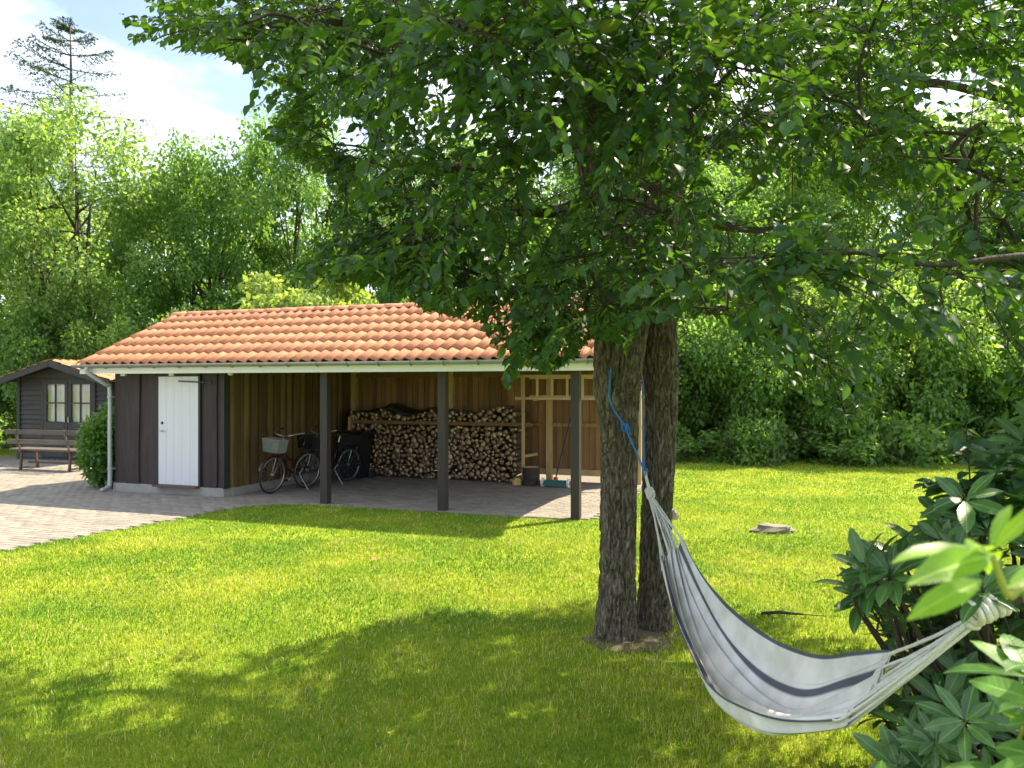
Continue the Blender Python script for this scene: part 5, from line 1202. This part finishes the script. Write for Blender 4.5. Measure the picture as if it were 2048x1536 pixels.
CR['maple'] = [crown_mesh('crown', 42000, 95, 1, M['bgleaf2'], .032, .13), crown_mesh('crown', 42000, 90, 2, M['bgleaf2'], .032, .13)]
CR['wood'] = [crown_mesh('crown', 38000, 85, 3, M['bgleaf'], .034, .13), crown_mesh('crown', 38000, 80, 4, M['bgleaf'], .034, .13), crown_mesh('crown', 38000, 90, 5, M['bgleaf'], .033, .125)]
CR['thick'] = [crown_mesh('crown', 34000, 60, 6, M['bgdark'], .055, .20, -.95), crown_mesh('crown', 34000, 62, 7, M['bgdark'], .055, .20, -.95), crown_mesh('crown', 34000, 58, 8, M['bgleaf'], .055, .20, -.95)]
CR['yellow'] = [crown_mesh('crown', 16000, 44, 9, M['yellowleaf'], .075, .19, -.9, .5)]
CR['under'] = [crown_mesh('crown', 1500, 26, 20 + k_, M['bgdark'], .17, .26, -.9) for k_ in range(3)]
def bg_tree(name, kind, var, loc, rad, zc, label, cat, group=None, rz=0, stems=1):
    root = empty(name, loc, 0, label, cat, group); me, cd = CR[kind][var]
    o = link('crown', me, root, (0, 0, zc), (0, 0, rz), rad); tag(o, kind='stuff')
    q = MB(); rg = random.Random(int(abs(loc[0] * 31 + loc[1] * 17)))
    M3 = Matrix.Rotation(rz, 3, 'Z')
    for s_ in range(stems):
        bx, by = (0, 0) if stems == 1 else (rg.gauss(0, .35), rg.gauss(0, .3))
        r0 = min(.05 + .022 * zc / (1 if stems == 1 else 1.6), .018 * zc); tp = Vector((bx * 2.4, by * 2.4, zc + rad[2] * .55)); b0 = Vector((bx, by, -.05))
        pth = smooth_path([b0, b0.lerp(tp, .35) + Vector((rg.gauss(0, .15), rg.gauss(0, .15), 0)), b0.lerp(tp, .7) + Vector((rg.gauss(0, .2), rg.gauss(0, .2), 0)), tp], 5)
        q.tube(pth, list(np.linspace(r0, r0 * .2, len(pth))), 8)
        for k in range(10):
            v = cd[rg.randrange(len(cd))]; e_ = M3 @ Vector((v[0] * rad[0], v[1] * rad[1], v[2] * rad[2])) + Vector((0, 0, zc)); j = min(len(pth) - 2, max(3, int(len(pth) * rg.uniform(.3, .85)))); a_ = pth[j]
            q.tube(smooth_path([a_, a_.lerp(e_, .5) + Vector((0, 0, .15 * rad[2] * .3)), e_], 3), list(np.linspace(r0 * .35, r0 * .08, 7)), 5)
    q.build('trunk', M['bgbark'], root, True); return root
# left woodland
bg_tree('maple_tree', 'maple', 0, (-14.6, 25.5, 0), (3.9, 3.4, 4.6), 6.6, 'bright yellow-green tree below the tall spruce', 'tree', stems=4)
bg_tree('maple_tree', 'maple', 1, (-19.5, 27.5, 0), (3.6, 3.4, 4.6), 6.2, 'bright green tree beside the tall spruce, further from the carport', 'tree', stems=3, rz=1)
bg_tree('woodland_tree', 'wood', 0, (-10.9, 27.0, 0), (3.0, 3.0, 4.5), 6.2, 'mid green tree between the bright tree and the carport ridge', 'tree', stems=3)
bg_tree('woodland_tree', 'wood', 1, (-7.3, 26.5, 0), (3.2, 3.0, 4.9), 6.3, 'tall loose-crowned tree rising behind the carport roof', 'tree', stems=2)
G1 = 'trees in the belt behind the carport'
OWN = {-3.6: 'green tree standing behind the pale yellow-leaved shrub and carport ridge', .2: 'green tree whose crown shows over the middle of the carport roof', 4.2: 'green tree behind the thicket just beyond the double trunk', 8.2: 'green tree behind the thicket in line with the flat stone', -24: 'green tree at the far end of the belt beyond the spruce'}
LBL = 'green leafy tree in the dense belt behind the carport and lawn'
for i, (x, y, rx, rz_, zc, v) in enumerate((x, y, rx * (1.12 if x > 0 else 1), rz_ * (1.16 if x > 0 else 1), zc * (1.16 if x > 0 else 1), v) for x, y, rx, rz_, zc, v in [(-3.6, 28, 3.3, 4.5, 6.2, 2), (.2, 27.5, 3.4, 4.2, 5.8, 0), (4.2, 27, 3.2, 3.8, 5.4, 1), (8.2, 26.5, 3.4, 4.0, 5.5, 2), (12.2, 26, 3.3, 4.1, 5.6, 0), (16.3, 25.5, 3.6, 4.6, 6.0, 1), (20.5, 26, 3.6, 4.8, 6.2, 2), (-24, 29, 3.8, 4.8, 6.2, 1), (-1.5, 33, 3.8, 4.6, 6.8, 1), (10, 32, 3.8, 4.4, 6.4, 0), (-12, 33, 3.8, 4.4, 6.2, 2), (-20, 34, 4, 4.6, 6.4, 0)]):
    if x in (12.2, 16.3, 20.5): bg_tree('maple_tree', 'maple', v % 2, (x, y, 0), (rx, rx * .95, rz_), zc, 'bright yellow-green tree rising behind the far lawn thicket', 'tree', 'bright trees behind the far lawn thicket', i * 1.3, 2)
    else: bg_tree('woodland_tree', 'wood', v, (x, y, 0), (rx, rx * .95, rz_), zc, OWN.get(x, LBL), 'tree', None if x in OWN else G1, i * 1.3, 2)
# thicket: shrubs behind the shed and along the lawn's far edge
LBT = 'dense dark green shrub in the thicket along the far lawn edge'; G2 = 'shrubs of the thicket along the far lawn edge'
for i, (x, y, rx, h_, v) in enumerate([(3.6, 20.6, 1.5, 3.4, 0), (5.7, 20.5, 1.9, 4.9, 2), (8.2, 19.8, 1.6, 3.3, 1), (10.5, 20.0, 2.0, 5.2, 0), (13.0, 19.2, 1.7, 3.8, 2), (15.4, 18.8, 1.9, 5.0, 1), (4.8, 22.4, 2.0, 5.4, 1), (7.4, 22.2, 2.0, 5.2, 0), (10.0, 21.9, 2.1, 5.6, 1), (12.8, 21.5, 2.1, 5.8, 0), (15.8, 21.2, 2.2, 6.2, 2), (18.2, 19.5, 2.2, 5.6, 0)]):
    bg_tree('thicket_shrub', 'thick', v, (x, y, 0), (rx, rx * .85, h_ / 2), h_ / 2 - .05, LBT, 'shrub', G2, i * 2.1, 4)
LBL2 = 'low leafy undergrowth plant at the foot of the far thicket'; G3 = 'undergrowth at the foot of the far thicket'
rg = random.Random(5)
for i in range(15):
    x = 2.9 + i * .92 + rg.uniform(-.4, .4); y = 19.2 - (x - 3) * .10 + rg.uniform(-.45, .5)
    bg_tree('undergrowth_plant', 'under', i % 3, (x, y, 0), (rg.uniform(.45, .95), .5, rg.uniform(.3, 1.0)), .42, LBL2, 'plant', G3, i * 1.7, 2)
OWS = {-11.8: 'dark green shrub directly behind the peak of the cabin roof', -9.3: 'dark green shrub behind the gap between cabin and carport roof', -17.2: 'dark green shrub on the outer side of the cabin, near the grass', -7.0: 'mid green shrub behind the carport ridge beside the yellow-leaved shrub'}
LBS = 'dark green shrub in the thicket behind the carport and cabin'; G4 = 'shrubs behind the carport and cabin'
for i, (x, y, rx, h_, v) in enumerate([(-17.2, 23.5, 2.0, 4.2, 0), (-14.4, 24.0, 1.9, 4.4, 1), (-11.8, 23.4, 1.8, 4.2, 0), (-9.3, 22.6, 1.8, 4.0, 1), (-7.0, 22.4, 1.8, 4.2, 2), (-4.4, 22.3, 1.8, 4.2, 0), (-2.0, 22.0, 1.8, 4.4, 1), (.4, 21.6, 1.8, 4.4, 2), (2.2, 22.4, 1.8, 4.6, 0), (-20.0, 22.5, 2.2, 4.0, 2)]):
    bg_tree('thicket_shrub', 'thick', v, (x, y, 0), (rx, rx * .85, h_ / 2), h_ / 2 - .05, OWS.get(x, LBS), 'shrub', None if x in OWS else G4, i * 2.4, 4)
bg_tree('elder_shrub', 'yellow', 0, (-5.4, 20.3, 0), (1.9, 1.5, 2.3), 2.75, 'pale yellow-leaved shrub glowing just above the carport ridge', 'shrub', stems=4)
bg_tree('hedge_shrub', 'under', 1, (-14.8, 21.0, 0), (.75, .7, .75), .7, 'round bright shrub on the grass beside the cabin', 'shrub', stems=3)
# spruce
sx_, sy_ = (140 - 1024) / FP * 33, 33.0
spr = empty('spruce_tree', (sx_, sy_, 0), 0, 'tall dark spruce with open boughs rising above the other trees', 'tree')
q = MB(); q.tube([(0, 0, 0), (0, 0, 9), (.05, 0, 15), (.0, 0, 17.7)], [.28, .18, .06, .012], 8); q.build('trunk', M['bgbark'], spr, True)
O, D, N, Lh = [], [], [], []; q = MB(); rg = random.Random(3); z = 17.3
while z > 7.5:
    dn_ = 17.7 - z; ln = .3 + dn_ * .75 if dn_ < 5 else 3.8 + (dn_ - 5) * .12; nb2 = 5
    for k in range(nb2):
        a_ = rg.uniform(0, 6.28); l2 = ln * rg.uniform(.7, 1.1); dr = Vector((math.cos(a_), math.sin(a_), 0)); b0 = Vector((0, 0, z)); b1 = b0 + dr * l2 * .55 + Vector((0, 0, .10 * l2)); b2 = b0 + dr * l2 + Vector((0, 0, .30 * l2 if dn_ < 3 else .16 * l2))
        pth = smooth_path([b0, b1, b2], 8); q.tube(pth, list(np.linspace(.03, .006, len(pth))), 4)
        side = dr.cross(Vector((0, 0, 1)))
        for i, p_ in enumerate(pth[3::2]):
            for s_ in (-1, 1):
                tl2 = (.2 + .28 * l2 * (1 - 2 * i / len(pth))) * rg.uniform(.6, 1.1)
                for f in np.linspace(.1, 1, 7):
                    c = p_ + side * s_ * tl2 * f + dr * tl2 * f * .6 + Vector((0, 0, -.22 * tl2 * f))
                    for w in range(2): O.append(c[:]); D.append((side * s_ * .5 + dr * .7 + Vector((rg.gauss(0, .5), rg.gauss(0, .5), rg.gauss(-.15, .5))))[:]); N.append((rg.gauss(0, .6), rg.gauss(0, .6), 1)); Lh.append(rg.uniform(.09, .17))
    z -= rg.uniform(.5, .75)
q.build('boughs', M['bgbark'], spr)
tag(link('needles', leaves_mesh('needles', np.array(O), norm(np.array(D)), norm(np.array(N)), np.array(Lh), 'diamond', [M['needle']], .55), spr), kind='stuff')

# ================================================================== GRASS
m, t, p, l = base_mat('grass_blade'); M['grass'] = m
at = t.nodes.new('ShaderNodeAttribute'); at.attribute_name = 'col'; l(at.outputs['Color'], p.inputs['Base Color'])
p.inputs['Roughness'].default_value = .6; p.inputs['Specular IOR Level'].default_value = .2
tr = t.nodes.new('ShaderNodeBsdfTranslucent'); l(at.outputs['Color'], tr.inputs['Color']); ms = t.nodes.new('ShaderNodeMixShader'); ms.inputs[0].default_value = .4
l(p.outputs[0], ms.inputs[1]); l(tr.outputs[0], ms.inputs[2]); l(ms.outputs[0], t.nodes['Material Output'].inputs['Surface'])
rg = np.random.default_rng(77)
def vnoise(x, y, s_, seed):
    r2 = np.random.default_rng(seed); gsz = 128; gr = r2.random((gsz, gsz)); X_ = x * s_; Y_ = y * s_; xi = np.floor(X_).astype(int); yi = np.floor(Y_).astype(int); fx = X_ - xi; fy = Y_ - yi; fx = fx * fx * (3 - 2 * fx); fy = fy * fy * (3 - 2 * fy)
    q_ = lambda a_, b_: gr[a_ % gsz, b_ % gsz]
    return (q_(xi, yi) * (1 - fx) + q_(xi + 1, yi) * fx) * (1 - fy) + (q_(xi, yi + 1) * (1 - fx) + q_(xi + 1, yi + 1) * fx) * fy
GX = []; GY = []; GW = []; GH = []
for y0, y1, dens, w_, h_ in ((2.3, 5, 5200, .0047, .036), (5, 7, 3700, .0062, .034), (7, 9.5, 2400, .0088, .034), (9.5, 13, 1500, .0125, .034), (13, 20.5, 600, .022, .036)):
    xm = .70 * y1 + 1.7; A_ = 2 * xm * (y1 - y0); n_ = int(A_ * dens); x = rg.uniform(-xm, xm, n_); y = rg.uniform(y0, y1, n_)
    k = (np.abs(x) < .69 * y + 1.6) & ~in_pave(x, y + .02)
    x, y = x[k], y[k]; GX.append(x); GY.append(y); GW.append(np.full(len(x), w_)); GH.append(np.full(len(x), h_))
GX, GY, GW, GH = map(np.concatenate, (GX, GY, GW, GH))
dl = np.hypot(GX - .78, (GY - 5.78) * 1.0); dr_ = np.hypot(GX - 1.09, GY - 6.0); dt = np.minimum(dl, dr_)
k = dt > .145
bare = np.clip((.44 - np.hypot((GX - .80) / 1.2, GY - 5.62)) / .3, 0, 1) * .55; k &= rg.random(len(GX)) > bare
GX, GY, GW, GH = GX[k], GY[k], GW[k], GH[k]; n_ = len(GX)
pat = .5 * vnoise(GX, GY, 1.1, 1) + .3 * vnoise(GX, GY, 3.3, 2) + .2 * vnoise(GX, GY, 9, 3)
hgt = GH * rg.uniform(.55, 1.35, n_) * (.75 + .5 * pat); ang = rg.uniform(0, 2 * np.pi, n_); lean = rg.uniform(.1, .9, n_)
fx, fy = np.cos(ang), np.sin(ang); la = ang + rg.normal(0, 1.2, n_) + 1.57
base = np.stack([GX, GY, np.zeros(n_)], 1); sd_ = np.stack([fx, fy, 0 * fx], 1) * (GW * rg.uniform(.7, 1.3, n_) / 2)[:, None]
ln_ = np.stack([np.cos(la), np.sin(la), 0 * la], 1) * (hgt * lean)[:, None]
mid = base + ln_ * .35 + np.array([0, 0, 1]) * (hgt * .6)[:, None]; tip = base + ln_ + np.array([0, 0, 1]) * (hgt * np.sqrt(1 - .6 * np.minimum(lean, 1) ** 2))[:, None]
V = np.stack([base - sd_, base + sd_, mid + sd_ * .8, mid - sd_ * .8, tip], 1).reshape(-1, 3)
i5 = np.arange(n_) * 5; T = np.concatenate([np.stack([i5, i5 + 1, i5 + 2], 1), np.stack([i5, i5 + 2, i5 + 3], 1), np.stack([i5 + 3, i5 + 2, i5 + 4], 1)])
far = GY > 9.5                               # far blades: a single face each
T = T[np.concatenate([~far, ~far, np.ones(n_, bool)])]
fi = np.nonzero(far)[0]; V5 = V.reshape(-1, 5, 3); V5[fi, 2] = V5[fi, 1]; V5[fi, 3] = V5[fi, 0]; V = V5.reshape(-1, 3)
cA, cB, cC = np.array([.15, .285, .020]), np.array([.40, .465, .036]), np.array([.64, .57, .20])
f = np.clip((pat - .30) / .42, 0, 1)[:, None]; col = cA * (1 - f) + cB * f; col *= rg.uniform(.7, 1.25, (n_, 1))
dry = rg.random(n_) < (.08 + .20 * np.clip((pat - .5) * 3, 0, 1)); col[dry] = cC * rg.uniform(.7, 1.2, (dry.sum(), 1))
colv = np.repeat(np.concatenate([col, np.ones((n_, 1))], 1), 5, 0)
# clover leaves and worn, paler tufts between the blades
nc_ = 26000; cx = rg.uniform(-6, 7, nc_); cy = rg.uniform(3, 10, nc_); ck = (vnoise(cx, cy, 1.7, 8) + .35 * vnoise(cx, cy, 6, 9) > .86) & (np.abs(cx) < .69 * cy + .5) & ~in_pave(cx, cy) & (np.hypot(cx - .9, cy - 5.8) > .5)
cx, cy = cx[ck], cy[ck]; nc_ = len(cx); cb_ = np.stack([cx, cy, rg.uniform(.012, .032, nc_)], 1); ca_ = rg.uniform(0, 6.28, nc_); cd_ = np.stack([np.cos(ca_), np.sin(ca_), rg.normal(0, .25, nc_)], 1); cs_ = np.stack([-np.sin(ca_), np.cos(ca_), rg.normal(0, .25, nc_)], 1); cz_ = rg.uniform(.012, .024, nc_)[:, None]
cV = np.stack([cb_, cb_ + cd_ * cz_ * .6 + cs_ * cz_ * .5, cb_ + cd_ * cz_ * 1.1, cb_ + cd_ * cz_ * .6 - cs_ * cz_ * .5], 1).reshape(-1, 3); c4 = np.arange(nc_) * 4 + len(V)
T = np.concatenate([T, np.stack([c4, c4 + 1, c4 + 2], 1), np.stack([c4, c4 + 2, c4 + 3], 1)]); V = np.concatenate([V, cV])
cc_ = np.array([.10, .23, .045]) * rg.uniform(.7, 1.3, (nc_, 1)); colv = np.concatenate([colv, np.repeat(np.concatenate([cc_, np.ones((nc_, 1))], 1), 4, 0)])
o = link('lawn_grass', np_mesh('lawn_grass', V, T, [M['grass']], True, col=colv)); tag(o, 'short mown green grass blades covering the lawn', 'grass', kind='stuff')
# bare earth round the trunks
n1_, vs_ = 40, [(.86, 5.70, .012)]
for ring, rr2 in ((1, .16), (2, .30)):
    for j in range(n1_):
        a_ = 2 * math.pi * j / n1_; r3 = rr2 * (1 + .3 * mnoise.noise(Vector((math.cos(a_) * 1.5, math.sin(a_) * 1.5, ring)))); vs_.append((.90 + r3 * 1.2 * math.cos(a_), 5.76 + r3 * math.sin(a_), .03 if ring == 1 else .004))
q = MB(); q.add(vs_, [(0, 1 + j, 1 + (j + 1) % n1_) for j in range(n1_)] + [(1 + j, 1 + n1_ + j, 1 + n1_ + (j + 1) % n1_, 1 + (j + 1) % n1_) for j in range(n1_)]); tag(q.build('bare_soil', M['soil'], None, True), kind='structure')
